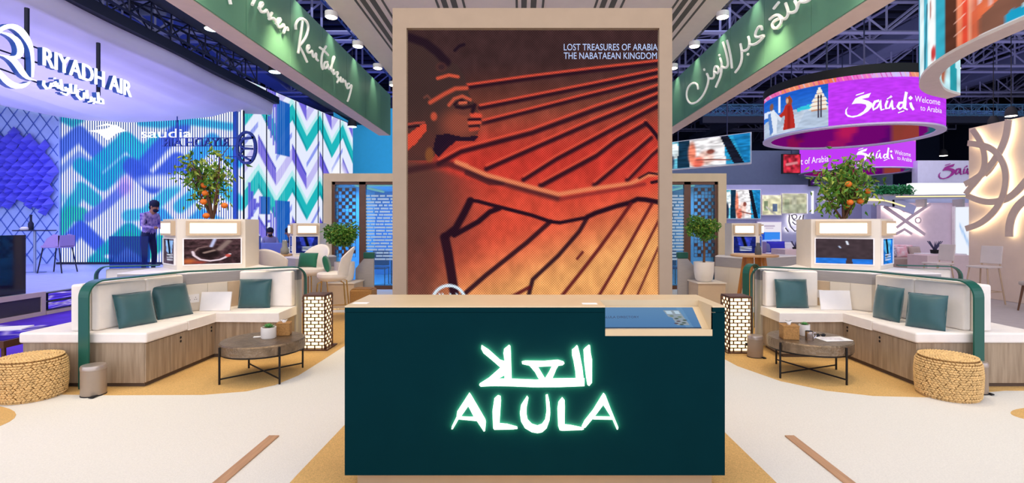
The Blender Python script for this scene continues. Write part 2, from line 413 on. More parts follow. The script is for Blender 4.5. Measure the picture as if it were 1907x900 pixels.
# ------------------------------------------------------------------ hall roof trusses
def truss(mb, a, b, h, wdt, bay, r=.05):
    a, b = Vector(a), Vector(b); d = (b-a); L = d.length; d.normalize(); s = Vector((-d.y, d.x, 0))*wdt/2; up = Vector((0, 0, h))
    n = max(1, int(L/bay))
    for o in (s, -s, s+up, -s+up): mb.tube([a+o, b+o], r, 4)
    for i in range(n):
        p = a+d*(L*i/n); q = a+d*(L*(i+1)/n)
        for o in (s, -s):
            mb.tube([p+o, (q if i % 2 else q)+o+up] if i % 2 else [p+o+up, q+o], r*.6, 4, False); mb.tube([q+o, q+o+up], r*.6, 4, False)
        mb.tube([p+s+up, q-s+up], r*.5, 4, False)
    return mb
for i, Y in enumerate((19, 24, 30, 37, 45)):
    tag(truss(MB(), (-38, Y, 8.6+i*.35), (38, Y, 8.6+i*.35), 1.5, .9, 1.9, .075).build('roof_truss', M['truss']),
        ['grey steel roof truss crossing the hall, nearest row', 'grey steel roof truss crossing the hall, second row', 'grey steel roof truss crossing the hall, third row', 'grey steel roof truss crossing the hall, fourth row', 'grey steel roof truss crossing the hall, farthest row'][i], 'truss')
for i, X in enumerate((-24, -17, -10.5, 10.5, 14.5, 19, 25, 32)):
    tag(truss(MB(), (X, 12, 10.4), (X*1.0, 54, 10.4), 1.1, .8, 2.0, .07).build('roof_truss', M['truss']),
        'steel lengthwise roof truss at ceiling, ' + ['leftmost', 'second from left', 'third from left', 'just right of canopy', 'second right of canopy', 'third right of canopy', 'second from right', 'rightmost'][i], 'truss')
mb = MB()
for k in range(44):
    Y = 12+k*.95; mb.box((-40, Y, 12.3), (40, Y+.12, 12.5))
for k in range(26):
    X = -39+k*3.1; mb.box((X, 12, 12.05), (X+.16, 55, 12.28))
tag(mb.build('roof_purlins', mat('purlin_metal', '363A5A', .7), kind='stuff'), 'close rows of thin purlins under the dark hall roof', 'roof framing')
# service ducts
for i, (x, z) in enumerate(((16.5, 9.6), (26, 9.9), (-15, 9.8))):
    tag(MB().box((x, 20, z), (x+1.1, 50, z+.7)).build('air_duct', mat('duct_grey', '6D7390', .5), bevel=.05),
        ['grey air duct under roof right of the canopy', 'grey air duct far right under the roof', 'blue grey air duct under roof above the stage'][i], 'duct')
# lighting rigs (dark trusses with lamps)
def lamp_head(name, p, label, m, g, r=.16):
    e = empty(name, p, label, 'lamp', 'hanging hall lamps')
    MB().lathe(p[0], p[1], [(r*.5, p[2]+.3), (r*.9, p[2]+.18), (r, p[2]+.02), (r, p[2])][::-1], 16).build('housing', m, e, smooth=True)
    MB().lathe(p[0], p[1], [(r*.9, p[2]-.012), (r*.9, p[2]-.002)], 16).build('lens', g, e)
    MB().tube([(p[0], p[1], p[2]+.3), (p[0], p[1], 12.98)], .012, 5).build('suspension_rod', m, e)
    return e
for i, (px, py, Y) in enumerate(((395, 54, 11.5), (512, 134, 14.5), (656, 236, 19.0), (1883, 216, 17), (1757, 290, 24), (1780, 128, 20), (1850, 232, 18))):
    p = at(px, py, Y)
    lamp_head('high_bay_lamp', p, ['round bright hall lamp beside the left green fascia, nearest', 'round bright hall lamp beside left green fascia, middle', 'small round hall lamp above the zigzag wall end',
      'hall lamp above the peach wall, far right', 'small hall lamp right of the lower purple ring', 'hall lamp right of the oval screen edge', 'hall lamp above the peach wall, left one'][i], M['black2'], G['blued'] if i < 3 else G['disc'], .17)
for i, (a, b) in enumerate((((-8.2, 6, 5.92), (-8.2, 15.4, 5.92)), ((7.6, 24.8, 6.9), (26, 24.8, 6.9)), ((6, 28, 7.6), (32, 28, 7.2)))):
    tag(truss(MB(), a, b, .5, .45, .6, .035).build('lighting_truss', [M['trussd'], mat('teal_lit_rig', '5C8CB4', .5), mat('teal_lit_rig', '5C8CB4', .5)][i]), ['dark rigging truss along top of the airline stand', 'dark lighting truss behind the purple rings', 'dark lighting truss far behind the purple rings'][i], 'truss')  # teal light on the two rear trusses is put into their colour
tag(MB().box((-8.5, 6, 5.62), (-8.05, 17, 5.84)).build('rigging_beam', M['navy']), 'long black beam above the lilac fabric edge', 'beam')
tag(MB().box((-7.8, 10, 6.3), (-7.3, 24, 6.75)).build('rigging_beam', M['navy']), 'dark navy beam above the zigzag screen wall', 'beam')
tag(MB().box((8.2, 23, 6.2), (26, 23.4, 6.5)).build('rigging_beam', M['navy']), 'black horizontal beam behind the big oval screen', 'beam')
tag(truss(MB(), (-3.28, 4, 5.45), (-3.28, 13.5, 5.45), .35, .3, .4, .022).build('lighting_truss', mat('blue_lit_truss', '2C4FB0', .4, metal=.3)), 'blue lit truss in slot beside left canopy edge', 'truss')  # blue light in the slot is painted into the truss colour
tag(truss(MB(), (3.48, 4, 5.45), (3.48, 13.5, 5.45), .35, .3, .4, .022).build('lighting_truss', mat('grey_truss', '6A6A70', .4, metal=.3)), 'grey truss in slot beside right canopy edge', 'truss')

# ------------------------------------------------------------------ canopy
can = empty('canopy', (.1, 8, 5.07), 'pale overhead canopy with grey striped slots above the LED screen', 'canopy')
MB().box((-3.04, 1.5, 5.07), (3.24, 13.7, 5.3)).build('canopy_panel', M['canopy'], can)
for c in (-2.35, -1.1, .15, 1.4, 2.65):
    for o, wd in ((-.215, .035), (-.10, .085), (.05, .09), (.2, .035)):
        MB().box((c+o-wd/2, 1.6, 5.062), (c+o+wd/2, 13.6, 5.075)).build('slot', M['slot'], can)
for sd in (0, 1):
    MIR = bool(sd)
    f = empty('fascia', (-3.6, 8, 3.99), ['sage green hanging fascia with white English script, left', 'sage green hanging fascia with white Arabic script, right'][sd], 'fascia')
    MB().box((-3.81, 3.0, 3.99), (-3.52, 13.7, 5.07)).build('fascia_body', M['soffit'], f)
    for k in range(9):
        y0 = 2.75+k*1.25; MB().box((-3.52, max(y0, 3.0)+.004, 4.0), (-3.5, min(y0+1.246, 13.7), 5.07)).build('panel', M['fgreen'], f)
    for k, Y in enumerate((4.3, 5.64, 6.99, 8.34, 9.7, 11.05, 12.4)):
        p = Vector((-3.1, Y, 4.98))
        if Y > 7:
            e = empty('canopy_spotlight', p, 'round canopy spotlight on the %s slot, %s' % (['left', 'right'][sd], {8.34: 'nearest in view', 9.7: 'second in view', 11.05: 'third in view', 12.4: 'farthest'}[Y]), 'spotlight')
            MB().lathe(p.x, p.y, [(.1, p.z), (.1, p.z+.085)], 20).build('housing', M['white'], e)
            MB().lathe(p.x, p.y, [(.085, p.z-.008), (.085, p.z-.001)], 20).build('lens', G['disc'], e)
        q = mxv((-3.27, Y-.35, 5.36)); spot('fascia_wash', q, mxv((-3.58, Y-.30, 4.35)), 34, 'FFF3D6', 58, .03, .9)
    MIR = False
# script lettering, left fascia
def scr(name, strokes, ox, oy, s, X, r, m, parent, dn):
    for st in strokes:
        p = smoothp(st) if len(st) > 2 else st
        P = [onx(ox+x/s, oy+y/s, X)+Vector((dn, 0, 0)) for x, y in p]
        MB().tube(P, r, 6).build(name, m, parent, smooth=True)
sg = empty('script_sign', (-3.48, 9, 4.4), 'white handwritten script lettering on the left green fascia', 'sign')
scr('letter_stroke', [
 [(660,248),(655,210),(672,172),(705,152),(740,165),(762,200),(765,245),(748,305),(718,352),(688,385)], [(715,175),(706,260),(692,350),(680,445)], [(688,385),(715,430),(755,520)],
 [(755,418),(775,398),(772,380),(756,385),(752,415),(762,440),(785,440),(797,425)], [(797,425),(806,488),(830,448)], [(832,450),(830,492),(848,508)],
 [(916,388),(884,440),(875,510),(878,560),(888,580)], [(862,398),(900,425),(935,463)], [(928,520),(905,520),(896,550),(906,578),(925,560),(930,528),(938,578),(950,580)],
 [(950,580),(978,510),(990,472),(974,480),(964,540),(962,600),(975,600)], [(980,582),(975,622),(990,618)], [(1000,605),(1022,607),(1002,640),(1026,652),(1010,692)],
 [(1040,645),(1034,684),(1048,684)], [(1052,690),(1058,652),(1062,692),(1078,668),(1086,722)], [(1112,702),(1095,700),(1090,738),(1108,742),(1136,702),(1125,762),(1106,830),(1098,848)],
 [(92,-30),(100,0),(108,36)], [(318,-20),(305,10),(290,40)],
 [(345,68),(375,48),(382,25),(362,22),(350,60),(362,98),(392,102),(412,84)], [(412,84),(428,110),(432,152),(458,108)], [(432,158),(470,150),(492,178)],
 [(492,196),(525,182),(532,158),(510,155),(500,190),(514,232),(542,222),(556,205)], [(556,205),(572,232),(556,276)], [(566,240),(590,228),(592,258)]],
 400, 0, 4.5, -3.5, .021, G['letter'], sg, .035)
sg = empty('script_sign', (3.68, 9, 4.4), 'white handwritten Arabic lettering on the right green fascia', 'sign')
scr('letter_stroke', [
 [(150,748),(146,712),(125,694),(90,700),(60,740),(50,800),(65,850),(96,874),(150,850),(200,790),(232,710),(240,650),(224,618)],
 [(240,655),(270,662),(288,640),(284,600),(290,556),(315,556),(327,590),(310,616),(288,600)], [(312,616),(345,575),(352,530),(335,488)], [(352,545),(345,630),(300,730)],
 [(352,560),(385,572),(406,545),(396,480),(376,400),(360,355)], [(394,340),(415,420),(430,500),(436,572)], [(465,606),(500,562),(521,500),(520,430),(508,368)],
 [(518,425),(550,427),(580,402),(586,345),(574,308)], [(584,372),(620,376),(665,352),(720,290),(660,314),(632,306),(638,262),(665,220),(690,226),(690,252)],
 [(755,162),(790,134),(824,122),(852,142),(856,182),(832,225),(800,242),(775,222),(784,182),(830,158)], [(790,72),(832,20)], [(852,142),(872,162),(900,150),(916,102),(890,28)],
 [(916,104),(950,107),(982,90),(990,48),(968,8)], [(988,70),(1005,8),(1050,20),(1095,-2),(1120,-40)], [(200,580),(203,588)], [(329,460),(331,468)], [(571,452),(573,460)]],
 1270, 0, 4.5, 3.7, .022, G['letter'], sg, -.035)

# ================================================================== LED TOWER
lw = empty('led_tower', (.11, 5.2, 0), 'tall taupe framed LED screen showing a red carved relief', 'screen')
XL, XR, ZT = (731-VX)*5.04/F, (1252-VX)*5.04/F, EYE+405*5.04/F
xl, xr, zt = (757-VX)*5.04/F, (1228-VX)*5.04/F, EYE+368*5.04/F
mb = MB(); mb.box((XL, 5.04, 0), (xl, 5.5, ZT)); mb.box((xr, 5.04, 0), (XR, 5.5, ZT)); mb.box((xl, 5.04, zt), (xr, 5.5, ZT)); mb.box((xl, 5.04, 0), (xr, 5.5, .3)); mb.box((xl, 5.12, .3), (xr, 5.5, zt))
mb.build('tower_frame', M['taupe'], lw)
cv = Canvas(757, 52, 1228, 660, 2.0, '412B2C')
X, Yc = cv.X, cv.Y
cv.mix(sstep(105, 240, Yc+(X-990)*.03-np.clip(880-X, 0, 99)*.6), '8E4636')
cv.mix(sstep(190, 300, Yc-(990-X)*.06), 'C93A30')
cv.mix(sstep(300, 400, Yc)*.6, 'E0593E')
cv.mix(sstep(395, 545, Yc+.35*(X-1000)), 'EFA765')
cv.mix((1-sstep(765, 860, X-(Yc-300)*.05))*sstep(240, 330, Yc)*.85, '5F3A34')
cv.noise(26, .09).noise(70, .06)
DK, LT = '2A1320', 'E0503C'
def ray(pts, wd=5, off=5, lt=True):
    cv.stroke([(x, y+off) for x, y in pts], wd+1, DK, 4, .9)
    if lt: cv.stroke(pts, 3.2, LT, 2, .95)
ray([(868,158),(980,142),(1100,127),(1230,112)], 5); ray([(894,196),(985,178),(1100,155),(1230,128)], 6); ray([(899,224),(990,201),(1091,175),(1230,141)], 6)
ray([(817,297),(858,275),(990,240),(1105,198),(1230,156)], 6, 8); ray([(906,308),(990,271),(1100,223),(1230,171)], 6, 7)
ray([(975,328),(1035,290),(1133,238),(1230,188)], 6, 7); ray([(1007,339),(1109,284),(1147,255),(1202,224)], 7, 7); ray([(1107,338),(1172,284),(1212,250)], 6, 7); ray([(1168,330),(1212,284),(1226,272)], 5, 6)
cv.stroke([(1202,229),(1212,239),(1222,252),(1229,262)], 6, DK, 2)
cv.mix((1-sstep(800, 930, X-(Yc-310)*.1))*sstep(300, 318, Yc-(X-790)*.28)*(1-sstep(400, 540, Yc))*.75, '5A3A34')
# head
cv.poly([(757,70),(800,80),(830,112),(852,120),(868,150),(872,172),(884,195),(893,212),(897,228),(890,250),(872,262),(835,262),(800,300),(757,300)], '43302E', .8)
cv.blob(858, 230, 34, 26, '9C4B3A', .8, .6); cv.blob(865, 205, 16, 10, '6E3C34', .8)
cv.stroke([(761,69),(792,80),(814,97),(832,116)], 13, '251622', 5, .9); cv.stroke([(847,94),(855,86),(864,83)], 5, '251622', 2)
cv.stroke([(801,191),(828,175),(848,165),(869,164)], 6, 'C8523C', 3); cv.stroke([(815,146),(836,140),(853,143)], 5, 'D0563E', 2)
cv.stroke([(836,196),(846,184),(861,179),(876,186)], 5, 'C25640', 2); cv.stroke([(846,195),(858,186),(872,192)], 3, DK, 1.5); cv.stroke([(850,199),(862,201),(878,198)], 5, '2A1822', 3); cv.stroke([(856,192),(868,191)], 4, 'D8664A', 2)
cv.stroke([(880,214),(893,216)], 8, 'E0503C', 3); cv.stroke([(873,223),(894,222)], 4, DK, 2); cv.stroke([(874,229),(894,228)], 5, 'D6543E', 2); cv.stroke([(874,235),(892,234)], 3, DK, 2); cv.stroke([(876,242),(889,240)], 5, 'C04A38', 2)
cv.stroke([(884,196),(880,208)], 6, '2A1822', 3)
cv.blob(808, 217, 6, 8, 'C0503A'); cv.blob(822, 125, 10, 9, '593330', .7); cv.blob(822, 125, 6, 5, '33222A', .7); cv.stroke([(790,182),(796,178),(801,184)], 3, '6E4038', 2)
cv.poly([(812,252),(833,249),(861,255),(892,253),(883,264),(850,262),(828,282),(817,294),(806,280)], '231426', .95)
cv.poly([(757,253),(783,233),(794,230),(795,242),(775,267),(757,282)], 'DA4B36', .95); cv.stroke([(757,232),(775,229),(790,228)], 3, 'B0483C', 1.5); cv.stroke([(757,237),(780,235)], 3, DK, 1.5)
cv.blob(800, 289, 8, 14, '96592F', .7)
# arms and body
cv.stroke([(757,318),(792,311),(834,305),(870,317),(906,332),(990,356),(1038,369)], 9, '3A1E26', 6, .75)
cv.stroke([(870,322),(890,330),(912,340),(935,340)], 9, '3A1E26', 3, .7)
cv.stroke([(870,309),(850,302),(906,326),(990,349),(1040,362),(1100,352),(1175,342),(1206,326),(1229,324)], 6, 'EE8A5E', 4, .9)
cv.stroke([(1045,371),(1090,363),(1160,351),(1200,343)], 5, '8A2E2E', 4, .8)
cv.stroke([(1190,332),(1208,322),(1229,325)], 3, DK, 2); cv.stroke([(1214,340),(1229,337)], 5, DK, 2)
cv.stroke([(873,373),(890,375),(912,381),(990,401),(1025,413),(1043,415),(1079,408),(1094,405)], 6, DK, 2); cv.stroke([(1094,404),(1109,397),(1148,384),(1172,378),(1187,371),(1202,372),(1228,377)], 8, DK, 2.5)
cv.stroke([(876,374),(864,398),(849,425),(830,440)], 12, DK, 3); cv.stroke([(828,442),(834,470),(840,506),(848,560)], 16, DK, 3, .95)
cv.stroke([(930,388),(912,395),(891,413),(846,438)], 9, DK, 2)
for pts, wd in (([(1025,413),(980,453),(966,464),(906,512),(860,552)], 8), ([(1094,405),(1079,431),(1040,476),(992,521),(984,552)], 7), ([(1175,380),(1154,410),(1115,464),(1085,503),(1046,552)], 6), ([(1214,380),(1172,455),(1115,552)], 5), ([(1227,410),(1155,552)], 4), ([(1226,461),(1186,552)], 3), ([(986,535),(955,552)], 6), ([(1085,470),(1075,482)], 4)):
    cv.stroke(pts, wd, '5A1A20' if wd < 7 else DK, 2, .9)
a = [(836+31*math.cos(t), 563+31*math.sin(t)) for t in np.linspace(0, 2*PI, 40)]
cv.stroke(a, 4.5, 'DDF0FF', 1.5)
for x in (818, 824, 838, 850): cv.stroke([(x, 547), (x+2, 550)], 2, 'DDF0FF', 1)
cv.build('led_screen', lambda x, y: at(x, y, 5.10), screen_mat('led_panel', 1.0, 4.6*5.1/F), lw)
for i, (s, y, x1) in enumerate((('LOST TREASURES OF ARABIA', 94, 1224.5), ('THE NABATAEAN KINGDOM', 110, 1223))):
    p0 = at(1050, y, 5.09); text('screen_text', s, p0, (1, 0, 0), (0, 0, 1), (x1-1050)*5.09/F, 12.2*5.09/F, G['bluep'], lw, .003)

# ================================================================== RECEPTION DESK
dk = empty('reception_desk', (.08, 3.2, 0), 'dark green reception desk with beige top and backlit sign', 'desk')
X0, X1, XA, XB, ZB, ZN = -1.036, 1.2, .496, 1.127, .104, .924
YF, YB = 3.0, 3.49
pts = [(X0, YF, ZB), (X1, YF, ZB), (X1, YF, 1.062), (XB, YF, 1.062), (XB, YF, ZN), (XA, YF, ZN), (XA, YF, 1.062), (X0, YF, 1.062)]
MB().prism3(pts, (0, .02, 0)).build('front_panel', M['deskgreen'], dk)
mb = MB(); mb.box((X0, YF, 1.064), (XA, YF+.02, 1.092)); mb.box((XB, YF, 1.064), (X1, YF+.02, 1.092)); mb.build('front_rail', M['deskgreen'], dk)
MB().box((X0, YF+.02, ZB), (X0+.02, YB, 1.092)).build('side_panel', M['deskgreen'], dk)
MB().box((X1-.02, YF+.02, ZB), (X1, YB, 1.092)).build('side_panel', M['deskgreen'], dk)
MB().box((X0+.02, YB-.02, ZB), (X1-.02, YB, 1.092)).build('back_panel', M['deskgreen'], dk)
MB().box((X0+.02, YF+.02, ZB), (X1-.02, YB-.02, .13)).build('bottom_board', M['beige'], dk)
MB().prism([(X0, YF), (XA, YF), (XA, 3.24), (XB, 3.24), (XB, YF), (X1, YF), (X1, YB), (X0, YB)], 1.092, 1.101).build('desktop', M['beige'], dk)
MB().box((XB, YF+.001, ZN), (XB+.018, 3.258, 1.092)).build('recess_wall', M['beige'], dk)
MB().box((XA-.018, YF+.021, ZN), (XA, 3.258, 1.092)).build('recess_wall', M['beige'], dk)
MB().box((XA, 3.24, .9), (XB, 3.258, 1.0921)).build('recess_wall', M['beige'], dk)
MB().prism3([(XA, YF+.001, ZN), (XA, YF+.05, ZN), (XA, YF+.05, .958), (XA, YF+.001, .962)], (XB-XA, 0, 0)).build('recess_ledge', M['beige'], dk)
def tilt(u, v, d=0):   # u along x, v 0 front..1 back
    return Vector((u, 3.05+v*.185, .950+v*.110+d))
MB().prism3([tilt(XA, 0, -.02), tilt(XB, 0, -.02), tilt(XB, 1, -.02), tilt(XA, 1, -.02)], (0, 0, .02)).build('screen_bezel', M['beige'], dk)
cv = Canvas(0, 0, 100, 40, .6, '5E86AE')
cv.mix(sstep(0, 40, cv.Y)*.5, '4773A6'); cv.poly([(82, 0), (88, 0), (92, 40), (84, 40)], '7099BD', .5)
cv.poly([(67, 6), (84, 6), (89, 34), (76, 34), (74, 20), (70, 18)], '8E9AA4'); cv.poly([(69, 7), (75, 7), (76, 13), (70, 13)], 'B5CBDB'); cv.poly([(78, 7), (83, 7), (84, 13), (79, 13)], 'B5CBDB')
for x, y in ((74, 17), (78, 22), (82, 19), (79, 27), (84, 30), (86, 25), (76, 31), (81, 33)): cv.blob(x, y, 2.2, 1.3, random.choice(['4C5A52', '6E7F68', '5A4F58']))
cv.stroke([(0, 39), (100, 39)], 1.2, '2A3140', .5)
cv.build('touch_screen', lambda x, y: tilt(XA+.004+x/100*.585, .95-y/40*.90, .002), SCR, dk)
text('screen_text', 'ALULA DIRECTORY', tilt(XA+.012, .46, .004), (1, 0, 0), (0, .86, .51), .22, .02, mat('navy_print', '1F3558', .6), dk, .0006)
MB().box((-.98, YF+.06, 0), (1.145, YB-.04, ZB)).build('plinth', mat('beige_plinth', 'B39A7B', .6), dk)
for i, (px, py, lb) in enumerate(((672, 565, 'small white paper sticker on left corner of the desktop'), (1098, 566, 'small white sticker on desktop beside the sunken screen'))):
    p = fl(px, py, 1.101); tag(MB().box((p.x-.045, max(p.y-.025, 3.004), 1.101), (p.x+.045, p.y+.03, 1.1025)).build('sticker', M['paper']), lb, 'sticker')
# lettering on the desk
sgn = empty('illuminated_sign', (.09, 2.98, .5), 'glowing white logo letters in Arabic and Latin on the desk front', 'sign')
Z = lambda p: zc(p, 830, 630, 4.738)
ar = [[(1262,58),(1272,62),(1278,130),(1290,190),(1288,390),(1265,418),(1250,410),(1238,340),(1222,210),(1216,100),(1232,82)],
 [(1158,60),(1165,70),(1180,130),(1205,260),(1222,420),(1150,420),(1145,300),(1128,200),(1115,150),(1114,100),(1135,85)],
 [(300,400),(380,350),(480,262),(530,250),(530,320),(460,355),(600,358),(800,366),(930,355),(1222,352),(1222,420),(1000,428),(800,430),(600,422),(430,418),(310,424),(297,412)],
 [(560,58),(572,70),(575,130),(582,350),(585,370),(520,370),(520,200),(510,130),(515,95)], [(318,60),(380,100),(480,190),(530,205),(530,260),(490,262),(420,200),(335,130),(314,90)],
 [(672,205),(700,198),(870,200),(990,190),(1040,205),(1047,220),(1030,236),(995,240),(900,246),(800,250),(740,240),(675,225)], [(740,240),(810,245),(875,352),(870,366),(830,366),(810,340),(790,300)], [(940,240),(995,238),(975,270),(955,320),(935,362),(870,366),(885,340),(910,300)]]
la = [[[(210,480),(225,500),(205,590),(135,690),(115,712),(65,798),(52,800),(56,775),(98,690),(103,645)],[(210,480),(225,500),(350,715),(355,740),(348,815),(338,820),(275,725),(250,690),(200,595)],[(120,690),(255,695),(285,728),(112,712)]],
 [[(462,502),(485,510),(488,550),(475,750),(540,755),(630,780),(634,795),(600,800),(430,804),(420,790),(414,640),(430,530)]],
 [[(718,508),(730,525),(715,600),(712,660),(722,715),(760,755),(810,770),(850,755),(878,715),(890,640),(885,560),(882,500),(900,494),(915,560),(922,650),(915,720),(890,790),(850,826),(810,834),(760,825),(700,790),(665,730),(655,660),(665,590),(690,550)]],
 [[(1028,520),(1048,545),(1050,600),(1048,760),(1100,765),(1210,788),(1218,800),(1200,806),(1030,812),(1005,808),(992,770),(986,620),(995,560)]],
 [[(1392,482),(1410,505),(1385,590),(1310,690),(1230,785),(1210,790),(1200,775),(1225,725),(1300,630),(1370,515)],[(1392,482),(1408,500),(1450,610),(1520,780),(1518,800),(1508,803),(1470,715),(1385,580)],[(1310,690),(1450,692),(1468,715),(1300,712)]]]
for grp in [[ar[0]], ar[1:]]+la:
    un = lambda x, y: at(x, y, 2.974)
    pxshape(MB(), [Z(p) for p in grp], un, .010, (0, -1, 0)).build('letter', G['sign'], sgn)
    pxshape(MB(), [Z(p) for p in grp], lambda x, y: at(x, y, 2.992), .006, (0, -1, 0)).build('letter_backlight', G['halo'], sgn)
# ================================================================== BOOTH ISLANDS
LR = ['left', 'right']
def norm2(x, y): l = math.hypot(x, y); return x/l, y/l
def pillow(name, c, wd, ht, t, rz, rx, label):
    e = empty(name, c, label, 'cushion')
    n = 14; bm = bmesh.new(); R = Matrix.Rotation(rz, 3, 'Z') @ Matrix.Rotation(rx, 3, 'X'); vs = {}
    mb = MB(); rnd = random.Random(hash(label) % 999)
    for sd in (-1, 1):
        for i in range(n+1):
            for j in range(n+1):
                u, v = i/n*2-1, j/n*2-1
                edge = max(abs(u), abs(v))
                pinch = 1-.07*(1-abs(u*v)) * (edge**6)
                x, z = u*wd/2*pinch, v*ht/2*pinch
                prof = (max(0, 1-abs(u)**3.2)*max(0, 1-abs(v)**3.2))**.55
                y = sd*(t/2*prof+.003)+ .006*math.sin(u*5+rnd.random()*.3)*(1-edge)*sd
                vs[sd, i, j] = mb.bm.verts.new(Vector(c)+R @ Vector((x, y, z+ht/2*.96)))
        for i in range(n):
            for j in range(n): mb.bm.faces.new((vs[sd, i, j], vs[sd, i+1, j], vs[sd, i+1, j+1], vs[sd, i, j+1]))
    rim = [(i, 0) for i in range(n)]+[(n, j) for j in range(n)]+[(i, n) for i in range(n, 0, -1)]+[(0, j) for j in range(n, 0, -1)]
    for a, b in zip(rim, rim[1:]+rim[:1]): mb.bm.faces.new((vs[-1, a[0], a[1]], vs[-1, b[0], b[1]], vs[1, b[0], b[1]], vs[1, a[0], a[1]]))
    mb.build('cover', M['pillow'], e, smooth='all')
    P = [Vector(c)+R @ Vector((a*wd/2*.97, 0, b*ht/2*.97+ht/2*.96)) for a, b in ((-1, -1), (1, -1), (1, 1), (-1, 1))]
    MB().tube(P+[P[0]], .005, 6).build('piping', M['pillow'], e)
    bm.free(); return e

def tree_leaves(mb, c, rad, n, size, sq=(1, 1, 1), shell=.5, droop=.3, rnd=random):
    for _ in range(n):
        d = Vector((rnd.gauss(0, 1), rnd.gauss(0, 1), rnd.gauss(0, 1))).normalized()
        r = rad*(shell+(1-shell)*rnd.random()**.6)
        p = Vector(c)+Vector((d.x*r*sq[0], d.y*r*sq[1], d.z*r*sq[2]))
        leaf(mb, p, size*(.7+.6*rnd.random()), rnd, droop)
def leaf(mb, p, s, rnd=random, droop=.3):
    a = Vector((rnd.gauss(0, 1), rnd.gauss(0, 1), rnd.gauss(-droop, .6))).normalized()
    b = a.cross(Vector((rnd.gauss(0, 1), rnd.gauss(0, 1), 1))).normalized(); n = a.cross(b)*.12*s
    q = [p, p+a*s*.35+b*s*.22+n, p+a*s, p+a*s*.35-b*s*.22+n]
    v = [mb.bm.verts.new(x) for x in q]; m = mb.bm.verts.new(p+a*s*.5-n)
    mb.bm.faces.new((v[0], v[1], m)); mb.bm.faces.new((v[1], v[2], m)); mb.bm.faces.new((v[2], v[3], m)); mb.bm.faces.new((v[3], v[0], m))

def orange_tree(base, crown, rad, fruits, label, seed, tall):
    rnd = random.Random(seed); e = empty('orange_tree', base, label, 'tree')
    b = Vector(base); tips = []; mb = MB()
    for k in range(11):
        a = rnd.random()*2*PI; top = Vector(crown)+Vector((math.cos(a)*rad[0]*.75*rnd.random()**.4, math.sin(a)*rad[1]*.6, rad[2]*(rnd.random()*1.1-.35)))
        m1 = b.lerp(top, .35)+Vector((rnd.uniform(-.05, .05), 0, .04)); m2 = b.lerp(top, .7)+Vector((rnd.uniform(-.07, .07), 0, .05))
        P = smoothp([tuple(b), tuple(m1), tuple(m2), tuple(top)]); mb.tube(P, [.016*(1-.8*i/len(P)) for i in range(len(P))], 6); tips += [Vector(P[int(len(P)*f)]) for f in (.5, .65, .8, .99)]
        for q in range(3):
            s0 = Vector(P[int(len(P)*(.4+.18*q))]); t0 = s0+Vector((rnd.uniform(-.22, .22), rnd.uniform(-.15, .15), rnd.uniform(0, .22))); mb.tube([s0, s0.lerp(t0, .5)+Vector((0, 0, .02)), t0], [.006, .005, .003], 5); tips.append(t0)
    mb.build('branches', M['bark'], e, smooth=True)
    for nm, mm, cnt in (('foliage', M['leaf'], tall), ('foliage', M['leafy'], int(tall*.8)), ('foliage', M['leafd'], int(tall*.35))):
        lb = MB()
        for _ in range(cnt):
            t = rnd.choice(tips); p = t+Vector((rnd.gauss(0, .085), rnd.gauss(0, .085), rnd.gauss(0, .09)))
            if p.z < base[2]+.02: p.z = base[2]+.02+rnd.random()*.1
            leaf(lb, p, rnd.uniform(.07, .115), rnd, .9)
        lb.build(nm, mm, e, kind='stuff', recalc=False)
    for p in fruits:
        MB().ball(p, .043, 12, (1, 1, .92)).build('orange', M['orange'], e, smooth='all')
    return e

def round_tree(base, crown, rad, label, pot, seed):
    rnd = random.Random(seed); e = empty('potted_tree', base, label, 'tree'); b = Vector(base)
    if pot: MB().lathe(b.x, b.y, [(.12, b.z), (.165, b.z+.05), (.19, b.z+.2), (.195, b.z+.38), (.18, b.z+.38), (.175, b.z+.34)], 28, cap=False).build('pot', M['pot'], e, smooth=True)
    MB().lathe(b.x, b.y, [(.176, b.z+.33), (.17, b.z+.345)], 20).build('soil', M['bark'], e)
    mb = MB(); top = Vector(crown)-Vector((0, 0, rad[2]*.5))
    mb.tube([(b.x, b.y, b.z+.3), (b.x+.01, b.y, b.z+.6), tuple(top)], [.028, .022, .024], 8)
    for k in range(7):
        a = k/7*2*PI; mb.tube([top, top+Vector((math.cos(a)*rad[0]*.6, math.sin(a)*rad[1]*.6, rad[2]*.6))], [.014, .005], 5)
    mb.build('trunk', M['bark'], e, smooth=True)
    for mm, cnt in ((M['leafd'], 700), (M['leaf'], 620), (M['leafy'], 260)):
        lb = MB()
        for q in range(16):
            r2 = random.Random(seed*50+q); d = Vector((r2.gauss(0, 1), r2.gauss(0, 1), r2.gauss(0, .9))).normalized(); c2 = Vector(crown)+Vector((d.x*rad[0], d.y*rad[1], d.z*rad[2]))*.66
            tree_leaves(lb, c2, .15, cnt//14, .07, (1, 1, .85), .45, .3, rnd)
        lb.build('foliage', mm, e, kind='stuff', recalc=False)
    return e

